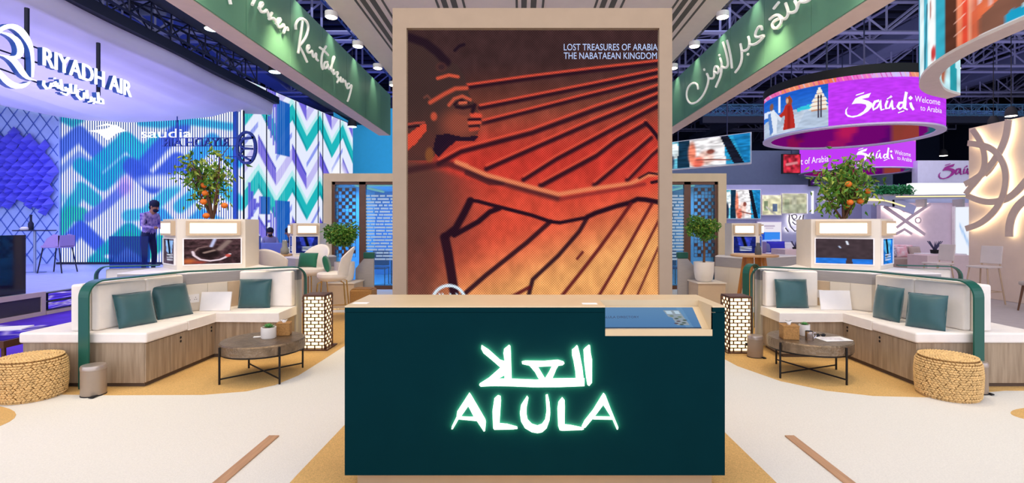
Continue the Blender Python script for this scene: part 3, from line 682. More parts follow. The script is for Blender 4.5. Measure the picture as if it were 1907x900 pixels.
def brick_lamp(x0, y0, label):
    sx = .27; H = .70; e = empty('lattice_lamp', (x0+sx/2, y0+sx/2, 0), label, 'lamp')
    MB().box((x0-.04, y0-.04, 0), (x0+sx+.05, y0+sx+.04, .02)).build('base', M['brown'], e)
    MB().box((x0+.012, y0+.012, .03), (x0+sx-.012, y0+sx-.012, H-.02)).build('diffuser', G['lamp'], e)
    MB().box((x0-.002, y0-.002, H-.02), (x0+sx+.002, y0+sx+.002, H)).build('top_cap', M['brown'], e, bevel=.003)
    rows = 15; z0, z1 = .02, H-.02; dz = (z1-z0)/rows; t = .010; d = .014
    for fc in range(4):
        def P(u, z, dd):
            return [(x0+u*sx, y0-dd, z), (x0+sx+dd, y0+u*sx, z), (x0+sx-u*sx, y0+sx+dd, z), (x0-dd, y0+sx-u*sx, z)][fc]
        mb = MB()
        def bar(u0, u1, za, zb):
            p = [P(u0, za, -d*.6), P(u1, za, -d*.6), P(u1, zb, -d*.6), P(u0, zb, -d*.6)]; q = P(u0, za, d*.5); n = Vector(q)-Vector(p[0]); mb.prism3(p, n)
        for r in range(rows+1): bar(0, 1, z0+r*dz-t/2, z0+r*dz+t/2)
        for r in range(rows):
            us = (.0, .36, .72, 1.0) if r % 2 else (.0, .18, .54, .88, 1.0)
            for u in us: bar(max(0, u-.022), min(1, u+.022), z0+r*dz, z0+(r+1)*dz)
        mb.build('lattice_panel', M['brown'], e)
    return e

def coffee_table(cx, cy, R_, zt_, ang, label):
    e = empty('coffee_table', (cx, cy, 0), label, 'table')
    MB().lathe(cx, cy, [(R_-.012, zt_-.105), (R_, zt_-.10), (R_, zt_-.012), (R_-.012, zt_)], 64).build('tabletop', M['hammered'], e, smooth=True)
    MB().lathe(cx, cy, [(R_*.97, zt_-.118), (R_*.97, zt_-.106)], 48).build('under_ring', M['black'], e)
    P = [(cx+(R_+.008)*math.cos(ang+k*PI/2), cy+(R_+.008)*math.sin(ang+k*PI/2)) for k in range(4)]
    for x, y in P: MB().tube([(x, y, 0), (x, y, zt_-.02)], .0105, 8).build('leg', M['black'], e, smooth=True)
    for a, b in ((0, 2), (1, 3)): MB().tube([(*P[a], .055), (*P[b], .055)], .008, 8).build('stretcher', M['black'], e, smooth=True)
    return e

def ottoman(cx, cy, R_, H, label, seed):
    rnd = random.Random(seed); e = empty('woven_ottoman', (cx, cy, 0), label, 'ottoman')
    pr = [(R_*.86, .0), (R_*.95, .03), (R_*.985, H*.3), (R_*1.0, H*.6), (R_*.97, H*.85), (R_*.9, H-.02), (R_*.8, H-.004)]
    MB().lathe(cx, cy, pr, 48).build('body', M['straw2'], e, smooth=True)
    def prof(z):
        for (r0, a), (r1, b) in zip(pr[:-1], pr[1:]):
            if a <= z <= b: return r0+(r1-r0)*(z-a)/(b-a+1e-9)
        return pr[-1][0]
    mb = MB()
    def lump(p, dr, nr, L_, wd):
        dr = dr.normalized(); s = nr.cross(dr).normalized()
        v = [mb.bm.verts.new(q) for q in (p-dr*L_/2, p+s*wd/2+nr*wd*.25, p+dr*L_/2, p-s*wd/2+nr*wd*.25, p+nr*wd*.6, p-nr*wd*.3)]
        for a, b in ((0, 1), (1, 2), (2, 3), (3, 0)): mb.bm.faces.new((v[a], v[b], v[4])); mb.bm.faces.new((v[b], v[a], v[5]))
    rows = 18; dz = H/rows
    for r in range(rows):
        z = dz*(r+.5); rr = prof(z); n = 54
        for k in range(n):
            a = 2*PI*(k+.5*(r % 2)+rnd.uniform(-.15, .15))/n; nr = Vector((math.cos(a), math.sin(a), 0)); tg = Vector((-math.sin(a), math.cos(a), 0))
            dr = tg+Vector((0, 0, (.45 if r % 2 else -.45)+rnd.uniform(-.15, .15)))
            lump(Vector((cx, cy, z))+nr*(rr+.002), dr, nr, 2*PI*rr/n*1.5, dz*1.15)
    for q in range(12):
        rr = R_*(.04+.078*q); n = max(6, int(rr*2*PI/.026))
        for k in range(n):
            a = 2*PI*(k+.5*(q % 2))/n; nr = Vector((0, 0, 1)); tg = Vector((-math.sin(a), math.cos(a), 0)); rd = Vector((math.cos(a), math.sin(a), 0))
            lump(Vector((cx, cy, H-.002-.03*max(0, rr/R_-.75)))+rd*rr, tg+rd*(.4 if q % 2 else -.4), nr, .042, .020)
    mb.build('weave', M['straw'], e, kind='stuff', recalc=False)
    return e

def pedal_bin(cx, cy, R_, H, label):
    e = empty('pedal_bin', (cx, cy, 0), label, 'bin')
    MB().lathe(cx, cy, [(R_*.97, .0), (R_, .012), (R_, H-.045)], 32).build('body', M['bin'], e, smooth=True)
    MB().lathe(cx, cy, [(R_*1.02, H-.044), (R_*1.03, H-.02), (R_*.95, H-.004), (R_*.5, H)], 32).build('lid', mat('brushed_lid', 'B9ABA0', .3, metal=.6), e, smooth=True)
    MB().lathe(cx, cy, [(R_*1.02, 0), (R_*1.02, .012)], 32).build('base_ring', M['black2'], e)
    MB().box((cx+R_*.55, cy-R_*1.25, .008), (cx+R_*.95, cy-R_*.6, .018)).build('pedal', M['black2'], e)
    MB().box((cx-R_*1.18, cy+R_*.1, H*.5), (cx-R_*.98, cy+R_*.4, H*.62)).build('hinge', M['black2'], e)
    return e

def kiosk(L_, N_, R_, z0, z1, cR, cL, label, cols, back):
    """tower of cream laminate with a lightbox above a screen on each face; cR/cL canvases; cols: pixel columns"""
    e = empty('screen_kiosk', (N_[0], N_[1], z0), label, 'kiosk')
    poly = [N_, R_]+back+[L_]
    MB().prism(poly, z0, z1-.03).build('body', M['cream'], e)
    cx = sum(p[0] for p in poly)/len(poly); cy = sum(p[1] for p in poly)/len(poly)
    ins = [(cx+(p[0]-cx)*.9, cy+(p[1]-cy)*.9) for p in poly]
    MB().prism(ins, z1-.03, z1-.02).build('planter_soil', M['bark'], e)
    for i in range(len(poly)):
        a, b = poly[i], poly[(i+1) % len(poly)]; ai, bi = ins[i], ins[(i+1) % len(poly)]
        MB().prism([a, b, bi, ai], z1-.03, z1).build('planter_rim', M['cream'], e)
    for A, B, t0, t1, cvs in ((N_, R_, .10, .93, cR), (L_, N_, .10, .90, cL)):
        d = Vector((B[0]-A[0], B[1]-A[1], 0)); ln = d.length; d.normalize(); n = Vector((d.y, -d.x, 0)); A3 = Vector((A[0], A[1], 0))
        h = z1-z0
        def pp(t, z, o): return A3+d*(ln*t)+n*o+Vector((0, 0, z))
        za, zb = z0+h*.67, z0+h*.96
        MB().prism3([pp(t0+.03, za, 0), pp(t1, za, 0), pp(t1, zb, 0), pp(t0+.03, zb, 0)], n*.05).build('lightbox_frame', M['panel'], e)
        MB().prism3([pp(t0+.09, za+.03, .05), pp(t1-.06, za+.03, .05), pp(t1-.06, zb-.03, .05), pp(t0+.09, zb-.03, .05)], n*.004).build('lightbox_diffuser', G['box'], e)
        za, zb = z0+h*.1, z0+h*.60
        mb = MB(); fr = .012
        mb.prism3([pp(t0, za-fr, 0), pp(t1, za-fr, 0), pp(t1, za, 0), pp(t0, za, 0)], n*.02); mb.prism3([pp(t0, zb, 0), pp(t1, zb, 0), pp(t1, zb+fr, 0), pp(t0, zb+fr, 0)], n*.02)
        mb.prism3([pp(t0-.02, za-fr, 0), pp(t0, za-fr, 0), pp(t0, zb+fr, 0), pp(t0-.02, zb+fr, 0)], n*.02); mb.prism3([pp(t1, za-fr, 0), pp(t1+.02, za-fr, 0), pp(t1+.02, zb+fr, 0), pp(t1, zb+fr, 0)], n*.02)
        mb.build('screen_frame', M['white'], e)
        cvs.build('screen', lambda x, y: pp(t0+(t1-t0)*(1-x if MIR else x), zb-(zb-za)*y, .006), SCR, e)
    return e

def scr_carving():
    c = Canvas(0, 0, 1, 1, .012, '4A3438'); c.noise(14, .35).noise(40, .2)
    c.stroke([(.15,.5),(.17,.65),(.28,.82),(.45,.88),(.62,.84),(.72,.75),(.8,.62)], .045, 'F3DCE6', .02); c.stroke([(.18,.5),(.24,.36),(.4,.3)], .02, '8E7370', .02)
    c.blob(.42, .58, .2, .2, '1E1618', .8); c.stroke([(.35,.55),(.52,.46)], .05, '9A8078', .03); c.stroke([(.62,.42),(.78,.1)], .09, '8C7570', .05); c.stroke([(.47,.3),(.53,.02)], .05, 'C3C8EE', .03)
    c.blob(.08, .88, .12, .1, 'D06A3A', .9, .8); c.blob(.26, .93, .1, .05, 'B84A3A', .8, .8); c.blob(.77, .68, .05, .06, 'D8483A', .8); return c
def scr_bluetable():
    c = Canvas(0, 0, 1, 1, .012, '46393F'); c.poly([(0, .78), (.55, .78), (.53, 1), (0, 1)], '2A79E0'); c.poly([(.64, .8), (1, .8), (1, 1), (.66, 1)], '2A79E0'); c.noise(12, .1)
    c.stroke([(.55, .1), (.57, .22)], .03, 'E8F0FF', .02); c.stroke([(.42, .3), (.44, .36)], .025, 'B8C8E8', .02); return c
def scr_side(a, b):
    c = Canvas(0, 0, 1, 1, .04, a); c.poly([(.15, .05), (.85, .05), (.7, .6), (.25, .55)], b); c.stroke([(.4, .0), (.55, .6), (.4, .7)], .12, '0E1018', .05); c.noise(8, .25)
    for y in (.65, .75, .85): c.stroke([(.3, y), (.8, y-.03)], .03, 'E6ECFF', .03)
    return c

Q = dict(N=(-4.45, 6.60), L=(-4.91, 7.0), R=(-3.76, 6.96), back=[(-3.85, 7.5), (-4.7, 7.55)])
for sd in (0, 1):
    MIR = bool(sd); S = LR[sd]
    e = empty('booth_sofa', (-4.2, 6, 0), '%s booth sofa island with cream seats and oak veneer base' % S, 'sofa')
    # body and plinth
    front = [(-4.83, 4.95), (-3.64, 4.95), (-3.64, 6.06), (-2.90, 6.06), (-2.93, 6.60), (-3.65, 6.66), (-4.05, 6.10), (-4.10, 6.10), (-4.25, 6.10), (-4.83, 6.10)]
    MB().prism([(-4.80, 4.98), (-3.67, 4.98), (-3.67, 6.09), (-2.93, 6.09), (-2.96, 6.58), (-4.80, 6.08)], 0, .045).build('toe_kick', M['toe'], e)
    MB().box((-4.83, 4.95, .045), (-3.655, 6.1, .43)).build('base', M['wood'], e)
    MB().prism([(-3.655, 6.075), (-2.90, 6.075), (-2.93, 6.60), (-3.65, 6.66), (-4.0, 6.11), (-3.655, 6.11)], .045, .43).build('base', M['wood'], e)
    for k, (y0, y1) in enumerate(((4.953, 5.30), (5.304, 5.53), (5.534, 5.83), (5.834, 6.07))):
        d = MB().box((-3.655, y0, .05), (-3.64, y1, .425)).build('door_panel', M['wood'], e, bevel=.0015, seg=1)
        if k in (1, 3):
            for z, rr in ((.375, .014), (.335, .014)):
                mb = MB(); yy = y1-.07; mb.tube([(-3.6405, yy, z), (-3.6385, yy, z)], rr, 12); mb.build('finger_hole', M['black2'], d)
    MB().box((-3.64, 4.952, .05), (-3.639, 4.953, .425)).build('edge_trim', M['wood'], e)
    for pts in ([(-4.86, 4.93), (-3.62, 4.93), (-3.62, 5.56), (-4.86, 5.56)], [(-4.86, 5.563), (-3.62, 5.563), (-3.62, 6.055), (-4.03, 6.11), (-4.86, 6.11)],
                [(-3.605, 6.05), (-2.87, 6.05), (-2.90, 6.60), (-3.64, 6.66), (-3.98, 6.13)]):
        MB().prism(pts, .432, .535).build('seat_cushion', M['fabric'], e, bevel=.022, seg=3, smooth=True)
    def lerp(a, b, t): return (a[0]+(b[0]-a[0])*t, a[1]+(b[1]-a[1])*t)
    A, B, A2, B2 = (-4.165, 5.02), (-4.01, 6.07), (-4.235, 5.02), (-4.08, 6.07)
    for t0, t1 in ((0, .52), (.524, 1)):
        MB().prism([lerp(A, B, t0), lerp(A, B, t1), lerp(A2, B2, t1), lerp(A2, B2, t0)], .536, .99).build('back_cushion', M['fabric'], e, bevel=.022, seg=3, smooth=True)
    A, B, A2, B2 = (-4.30, 4.99), (-4.19, 6.07), (-4.41, 4.99), (-4.30, 6.07)
    MB().prism([A, B, B2, A2], .536, .995).build('back_cushion', M['fabric'], e, bevel=.022, seg=3, smooth=True)
    MB().box((-3.60, 6.52, .536), (-2.93, 6.625, .99)).build('back_cushion', M['fabric'], e, bevel=.022, seg=3, smooth=True)
    MB().prism([(-4.24, 4.99), (-4.29, 4.99), (-4.17, 6.1), (-4.12, 6.1)], .536, 1.0).build('spine_board', M['cream'], e)
    # counter body behind the corner
    c = empty('booth_counter', (-4.0, 7, 0), '%s booth counter behind sofa corner, cream panels below grey ledge' % S, 'counter')
    cp = [(-4.02, 6.13), (-3.62, 6.70), (-2.93, 6.66), (-2.92, 6.80), (-3.66, 7.3), (-3.85, 7.52), (-4.72, 7.6), (-5.0, 7.0), (-4.86, 6.14)]
    MB().prism(cp, 0, .86).build('counter_body', M['cream'], c)
    MB().prism(cp, .862, .985).build('counter_ledge', M['grey'], c)
    MB().prism(cp, .986, .998).build('counter_top', M['white'], c)
    dx, dy = norm2(.40, .57)
    for t0, t1 in ((.0, .33), (.34, .67), (.68, 1)):
        a = (-4.02+.40*t0, 6.13+.57*t0); b = (-4.02+.40*t1, 6.13+.57*t1)
        MB().prism([a, b, (b[0]+dy*.008, b[1]-dx*.008), (a[0]+dy*.008, a[1]-dx*.008)], .54, .855).build('counter_panel', M['panel'] if t0 > .6 else M['cream'], c)
    p = online(357 if not sd else 1534, (-4.02, 6.13) if not sd else (4.22, 6.13), (-3.62, 6.70) if not sd else (3.82, 6.70))
    if sd: p.x = .2-p.x
    pl = [p+Vector((dx*a, dy*a, .69+b))+Vector((dy*.010, -dx*.010, 0)) for a, b in ((-.075, -.05), (.075, -.05), (.075, .05), (-.075, .05))]
    so = empty('power_socket', p+Vector((0, 0, .66)), 'white double power socket on the %s booth corner panel' % S, 'socket')
    MB().prism3(pl, Vector((dy, -dx, 0))*.012).build('face_plate', M['white'], so)
    for a in (-.035, .035):
        for u, v in ((-.01, -.012), (.01, -.012), (0, .012)):
            q = p+Vector((dx*(a+u), dy*(a+u), .69+v))+Vector((dy*.0221, -dx*.0221, 0)); MB().tube([q, q+Vector((dy, -dx, 0))*.001], .0045, 6).build('socket_hole', M['black2'], so)
    # green band
    bd = empty('steel_hoop', (-4.18, 4.88, 0), 'flat dark green steel hoop arching over the %s booth backrests' % S, 'frame')
    P, W = [], []
    d1 = Vector((.25, 1.07, 0)).normalized(); d2 = Vector((1.09, .77, 0)).normalized(); hw = .062; r = .15; zt_ = 1.035
    p0 = Vector((-4.18, 4.88, 0)); pb = p0+d1*1.13; pe = Vector((-2.84, 6.72, 0)); d2 = (pe-pb).normalized()
    w1 = Vector((d1.y, -d1.x, 0))*hw; w2 = Vector((d2.y, -d2.x, 0))*hw
    P.append(p0.copy()); W.append(w1)
    for k in range(9):
        a = PI/2*k/8; P.append(p0+d1*(r*(1-math.cos(a)))+Vector((0, 0, zt_-r+r*math.sin(a)))); W.append(w1)
    P.append(pb+Vector((0, 0, zt_))); W.append((w1+w2)*.5*1.05)
    for k in range(9):
        a = PI/2*(1-k/8); P.append(pe-d2*(r*(1-math.cos(a)))+Vector((0, 0, zt_-r+r*math.sin(a)))); W.append(w2)
    P.append(pe.copy()); W.append(w2)
    MB().ribbon(P, W, .014).build('band', M['teal'], bd)
    # far arm of the island
    b3 = empty('booth_bench', (-5.3, 6.8, 0), 'low cream backrest under thin green hoop behind the %s sofa' % S, 'sofa')
    P, W = [], []; p0 = Vector((-5.62, 6.75, 0)); pe = Vector((-4.95, 6.98, 0)); d = (pe-p0).normalized(); wv = Vector((d.y, -d.x, 0))*.05
    P.append(p0.copy()); W.append(wv)
    for k in range(7):
        a = PI/2*k/6; P.append(p0+d*(.13*(1-math.cos(a)))+Vector((0, 0, .90+.13*math.sin(a)))); W.append(wv)
    P.append(pe+Vector((0, 0, 1.03))); W.append(wv)
    MB().ribbon(P, W, .014).build('band', M['teal'], b3)
    MB().prism([(-5.54, 6.80), (-4.98, 6.99), (-5.02, 7.10), (-5.58, 6.91)], .53, .99).build('back_cushion', M['fabric'], b3, bevel=.02, smooth=True)
    MB().prism([(-5.54, 6.60), (-4.98, 6.79), (-5.08, 7.12), (-5.62, 6.93)], .0, .43).build('base', M['wood'], b3)
    MB().prism([(-5.56, 6.55), (-4.96, 6.75), (-5.06, 7.12), (-5.64, 6.93)], .432, .528).build('seat_cushion', M['fabric'], b3, bevel=.02, smooth=True)
    # kiosk
    kiosk(Q['L'], Q['N'], Q['R'], .999, 1.66, scr_carving() if not sd else scr_bluetable(), scr_side('5A4A5A', '8FB4E8') if not sd else scr_side('1F78D8', '5FC0F8'),
          'cream screen tower with lightbox on the %s booth counter, near one' % S, None, Q['back'])
MIR = False
# orange trees on the kiosks
def fr(lst, Y): return [at(x, y, Y+random.uniform(-.12, .12)) for x, y in lst]
orange_tree((-4.30, 7.12, 1.635), (-4.36, 7.12, 2.22), (.56, .40, .52), fr([(382,360),(379,376),(418,383),(384,402),(380,345)], 7.0), 'sparse orange tree with fruit on top of left screen tower', 3, 230)
orange_tree((4.50, 7.12, 1.635), (4.52, 7.12, 2.08), (.50, .38, .38), fr([(1580,343),(1616,356),(1608,364),(1576,383),(1583,377),(1602,375),(1592,352)], 7.0), 'bushy orange tree with fruit on top of right screen tower', 5, 430)

# cushions
zc_ = .535
pillow('throw_cushion', (-3.97, 5.30, zc_), .38, .36, .13, PI/2-.35, -.30, 'teal cushion nearest the camera on the left booth bench')
pillow('throw_cushion', (-3.92, 5.80, zc_), .42, .39, .13, PI/2-.32, -.32, 'teal cushion tilted on left booth bench beside the white board')
pillow('throw_cushion', (-3.36, 6.42, zc_), .40, .37, .13, .04, -.16, 'teal cushion on the far corner seat of left booth')
pillow('throw_cushion', (4.07, 5.14, zc_), .34, .36, .13, -PI/2+.55, -.20, 'teal cushion nearest the camera on the right booth bench')
pillow('throw_cushion', (4.02, 5.62, zc_), .36, .38, .13, -PI/2+.10, -.16, 'teal cushion second along the right booth bench')
pillow('throw_cushion', (3.42, 6.42, zc_), .40, .37, .13, -.04, -.16, 'teal cushion on the far corner seat of right booth')
def board(c, wd, ht, rz, rx, lb):
    mb = MB(); mb.obox((0, 0, ht/2), (wd, .018, ht)); R = Matrix.Translation(c) @ Matrix.Rotation(rz, 4, 'Z') @ Matrix.Rotation(rx, 4, 'X')
    bmesh.ops.transform(mb.bm, matrix=R, verts=mb.bm.verts); tag(mb.build('white_board', M['white'], bevel=.002), lb, 'sign')
board((-3.72, 6.20, .536), .35, .23, .10, -.25, 'blank white board leaning on the left booth corner seat')
board((3.87, 6.26, .536), .36, .24, -.10, -.22, 'blank white board leaning on the right booth corner seat')

coffee_table(-2.69, 5.33, .405, .390, math.radians(225+2), 'round hammered metal coffee table on black legs, left booth')
coffee_table(3.05, 5.40, .405, .390, math.radians(225-23), 'round hammered metal coffee table on black legs, right booth')
ottoman(-4.50, 4.69, .252, .375, 'round woven straw ottoman beside bin, left foreground', 1)
ottoman(3.95, 4.72, .242, .375, 'round woven straw ottoman before the right booth bench', 2)
pedal_bin(-3.97, 4.74, .098, .285, 'taupe pedal bin standing at foot of the left green hoop')
pedal_bin(2.80, 6.10, .088, .265, 'taupe pedal bin beside right glowing lattice lamp')
pedal_bin(4.30, 4.79, .07, .30, 'taupe pedal bin half hidden behind the right straw ottoman')
brick_lamp(-2.74, 6.42, 'glowing square floor lamp with brown brick lattice, left of desk')
brick_lamp(2.57, 6.28, 'glowing square floor lamp with brown brick lattice, right of desk')

def tissue_box(c, s, h, rz, lb, tis):
    e = empty('tissue_box', c, lb, 'box'); MB().obox((c[0], c[1], c[2]+h/2), (s, s, h), rz).build('box_body', M['rattan'], e, bevel=.006)
    MB().obox((c[0], c[1], c[2]+h+.004), (s*1.04, s*1.04, .008), rz).build('box_lid', M['rattan'], e)
    mb = MB(); rnd = random.Random(4)
    n = 9
    for k in range(n):
        a = 2*PI*k/n; mb.bm.verts.new((c[0]+.014*math.cos(a), c[1]+.01*math.sin(a), c[2]+h+.005))
    mb.bm.verts.ensure_lookup_table(); lo = list(mb.bm.verts); hi = []
    for k in range(n):
        a = 2*PI*k/n; rr = tis*(1 if k % 2 else .45); hi.append(mb.bm.verts.new((c[0]+rr*math.cos(a), c[1]+rr*.8*math.sin(a), c[2]+h+tis*1.1*(1.0 if k % 2 else .75))))
    for k in range(n): mb.bm.faces.new((lo[k], lo[(k+1) % n], hi[(k+1) % n], hi[k]))
    mb.bm.faces.new(hi); mb.build('tissue', M['paper'], e, smooth='all'); return e
def succulent(c, r, h, lb, pm):
    e = empty('potted_succulent', c, lb, 'plant'); x, y, z = c
    MB().lathe(x, y, [(r*.9, z), (r, z+.01), (r, z+h), (r*.88, z+h), (r*.86, z+h-.01)], 28, cap=False).build('pot', pm, e, smooth=True)
    MB().lathe(x, y, [(r*.88, z+h-.016), (r*.87, z+h-.010)], 20).build('soil', M['bark'], e)
    rnd = random.Random(9)
    for q in range(26):
        a = q*2.4; el = .25+q/26*1.2; L_ = r*(.95-.35*q/26); mb = MB(); d = Vector((math.cos(a)*math.cos(el), math.sin(a)*math.cos(el), math.sin(el))); s = d.cross(Vector((0, 0, 1))).normalized(); b = Vector((x, y, z+h-.008))
        u = s.cross(d); v = [b, b+d*L_*.55+s*r*.2, b+d*L_, b+d*L_*.55-s*r*.2, b+d*L_*.5+u*r*.09, b+d*L_*.5-u*r*.09]
        V = [mb.bm.verts.new(k) for k in v]
        for i, j in ((0, 1), (1, 2), (2, 3), (3, 0)): mb.bm.faces.new((V[i], V[j], V[4])); mb.bm.faces.new((V[j], V[i], V[5]))
        mb.build('leaf', M['succ'], e, smooth='all')
    return e
zt_ = .3905
p = fl(495, 632, zt_); p.y += .06; succulent((p.x*1.0, p.y, zt_), .075, .115, 'white pot of succulent on the left coffee table', M['pot'])
p = fl(522, 627, zt_); p.y += .09; tissue_box((p.x, p.y, zt_), .135, .125, .25, 'rattan tissue box behind succulent on left coffee table', .04)
p = fl(479, 628, zt_); tag(MB().obox((p.x, p.y, zt_+.0025), (.07, .05, .004), .3).build('paper_card', M['paper']), 'small white card left of succulent pot on coffee table', 'card')
p = fl(1478, 634, zt_); p.y += .09; tissue_box((p.x, p.y, zt_), .155, .135, -.2, 'rattan tissue box with white tissue, right coffee table', .05)
p = fl(1509, 630, zt_); p.y += .13; succulent((p.x+.01, p.y, zt_), .055, .12, 'small plant in white pot behind mug, right coffee table', M['pot'])
p = fl(1512, 636, zt_); p.y += .045
mg = empty('metal_mug', (p.x, p.y, zt_), 'shiny steel mug on right coffee table before small plant', 'mug')
MB().lathe(p.x, p.y, [(.036, zt_), (.04, zt_+.005), (.04, zt_+.095), (.036, zt_+.095), (.034, zt_+.02)], 28, cap=False).build('cup', M['chrome'], mg, smooth=True)
MB().tube([(p.x+.036, p.y, zt_+.08), (p.x+.062, p.y, zt_+.078), (p.x+.07, p.y, zt_+.05), (p.x+.058, p.y, zt_+.024), (p.x+.038, p.y, zt_+.02)], .0045, 6).build('handle', M['chrome'], mg, smooth=True)
p = fl(1552, 632, zt_)
tag(MB().obox((p.x, p.y, zt_+.002), (.30, .19, .003), .12).build('paper_sheet', M['paper']), 'large white paper sheet on the right coffee table', 'paper')
tag(MB().obox((p.x-.02, p.y+.01, zt_+.0052), (.21, .14, .002), -.25).build('paper_sheet', mat('printed_paper', 'DCD6D8', .6, vary=.2, vscale=30)), 'printed leaflet lying on the big white paper sheet', 'paper')
q = fl(1528, 628, zt_)
gs = empty('sunglasses', (q.x, q.y, zt_), 'dark folded sunglasses beside the steel mug', 'sunglasses')
for a in (-.03, .03): MB().ball((q.x+a, q.y, zt_+.02), .024, 10, (1, .3, .75)).build('lens', M['black2'], gs, smooth='all')
for a in (-.055, .055): MB().tube([(q.x+a, q.y, zt_+.025), (q.x+a*.9, q.y+.09, zt_+.008)], .003, 5).build('temple', M['black2'], gs)
MB().tube([(q.x-.01, q.y, zt_+.025), (q.x+.01, q.y, zt_+.025)], .003, 5).build('bridge', M['black2'], gs)

# ================================================================== BACK BOOTHS, TABLES, CHAIRS
for sd in (0, 1):
    MIR = bool(sd); S = LR[sd]
    c = empty('booth_counter', (-4.6, 9.8, 0), 'second %s booth counter farther back, beige with grey ledge' % S, 'counter')
    cp = [(-4.12, 9.85), (-3.78, 10.45), (-3.95, 10.75), (-5.4, 11.1), (-5.6, 10.6), (-4.35, 9.85)]
    MB().prism(cp, 0, .74).build('counter_body', M['panel'], c); MB().prism(cp, .742, .93).build('counter_ledge', M['grey'], c); MB().prism(cp, .932, .95).build('counter_top', M['white'], c)
    for t0, t1 in ((0, .49), (.5, 1)):
        a, b = (-4.12+.34*t0, 9.85+.6*t0), (-4.12+.34*t1, 9.85+.6*t1)
        MB().prism([a, b, (b[0]+.012, b[1]), (a[0]+.012, a[1])], .02, .735).build('counter_panel', M['cream'], c)
    kiosk((-4.75, 10.5), (-4.55, 10.2), (-4.08, 10.35), .951, 1.62, scr_side('1B2468', '3A4AC8'), scr_side('20307A', '5570D8'), 'small cream screen tower with lightbox on the far %s counter' % S, None, [(-4.1, 10.75), (-4.6, 10.8)])
    # plinth and tree
    t = empty('tree_plinth', (-3.5, 10.0, 0), '%s beige plinth carrying the round topped tree' % S, 'plinth')
    MB().box((-3.70, 9.72, 0), (-3.18, 10.28, .46)).build('plinth_body', M['panel'], t, bevel=.004)
    MB().box((-3.72, 9.70, .461), (-3.16, 10.30, .48)).build('plinth_top', M['cream'], t)
    MB().prism3([(-3.35, 10.33, 0), (-2.98, 10.33, 0), (-2.98, 10.33, .90), (-3.18, 10.33, .90), (-3.35, 10.33, .70)], (0, .05, 0)).build('rear_panel', M['grey'], t)
    MB().box((-3.20, 10.34, .9), (-2.98, 10.46, 1.03)).build('rear_cushion', M['teal'], t, bevel=.02)
MIR = False
round_tree((-3.45, 9.98, .482), at(637, 430, 9.98), (.31, .29, .29), 'round topped ficus tree in pot, left of the LED tower', True, 11)
round_tree((3.58, 9.98, .482), at(1310, 422, 9.98), (.345, .3, .24), 'flat topped ficus tree in white pot, right of the LED tower', True, 12)
# woven stool beside left glass room
e = empty('woven_stool', (-2.9, 9.5, 0), 'small square woven stool beside the left tree plinth', 'stool')
MB().box((-3.13, 9.3, 0), (-2.72, 9.68, .40)).build('stool_body', M['rattan'], e, bevel=.04, seg=3, smooth=True)
MB().box((-3.1, 9.33, .4), (-2.75, 9.65, .41)).build('stool_top', M['rattan'], e)

def bar_chair(label, loc, rz, group=None):
    e = empty('tub_chair', (0, 0, 0), label, 'chair')
    # seat shell (faces -Y)
    mb = MB(); n = 20; rings = []
    for k in range(7):
        z = .66+.02*k; f = math.sin(min(1, (k+1)/5)*PI/2)
        rings.append((.255*(.55+.45*f), z))
    rings += [(.235, .80), (.12, .815)]
    mb.lathe(0, 0, rings, 24, 1, .95); mb.build('seat', M['fabric'], e, smooth=True)
    mb = MB(); H = 12; W_ = 20; g = {}
    for sd_ in (0, 1):
        for i in range(W_+1):
            a = -1.15+2.3*i/W_
            top = .80+.42*math.cos(a*.95)**.7 if abs(a) < 1.5 else .80
            for j in range(H+1):
                t = j/H; z = .735+(top-.735)*t; rr = .245+.07*t**1.3-(.03 if sd_ else 0); yb = .05*t
                g[sd_, i, j] = mb.bm.verts.new((rr*math.sin(a), rr*math.cos(a)*.98+yb, z))
        for i in range(W_):
            for j in range(H): mb.bm.faces.new((g[sd_, i, j], g[sd_, i+1, j], g[sd_, i+1, j+1], g[sd_, i, j+1]))
    for i in range(W_): mb.bm.faces.new((g[0, i, H], g[0, i+1, H], g[1, i+1, H], g[1, i, H])); mb.bm.faces.new((g[0, i, 0], g[0, i+1, 0], g[1, i+1, 0], g[1, i, 0]))
    for j in range(H):
        for i in (0, W_): mb.bm.faces.new((g[0, i, j], g[0, i, j+1], g[1, i, j+1], g[1, i, j]))
    mb.build('backrest', M['fabric'], e, smooth='all')
    for sx in (-1, 1):
        for sy in (-1, 1):
            MB().tube([(.15*sx, .15*sy, .66), (.2*sx, .2*sy, .64), (.245*sx, .25*sy, 0)], .011, 8).build('leg', M['brass'], e, smooth=True)
        MB().tube([(.228*sx, -.23, .22), (.228*sx, .23, .22)], .008, 6).build('footrest', M['brass'], e)
    MB().tube([(-.228, -.23, .22), (.228, -.23, .22)], .008, 6).build('footrest', M['brass'], e)
    e.location = loc; e.rotation_euler = (0, 0, rz); return e
c1 = bar_chair('cream tub bar chair seen from behind over left sofa', (-3.84, 8.0, 0), PI-.05)
dup(c1, (-3.87, 9.35, 0), -.3, 'cream tub bar chair holding a green cushion behind left table')
dup(c1, (-3.12, 8.45, 0), -1.35, 'cream tub bar chair with brass legs beside left lattice lamp')
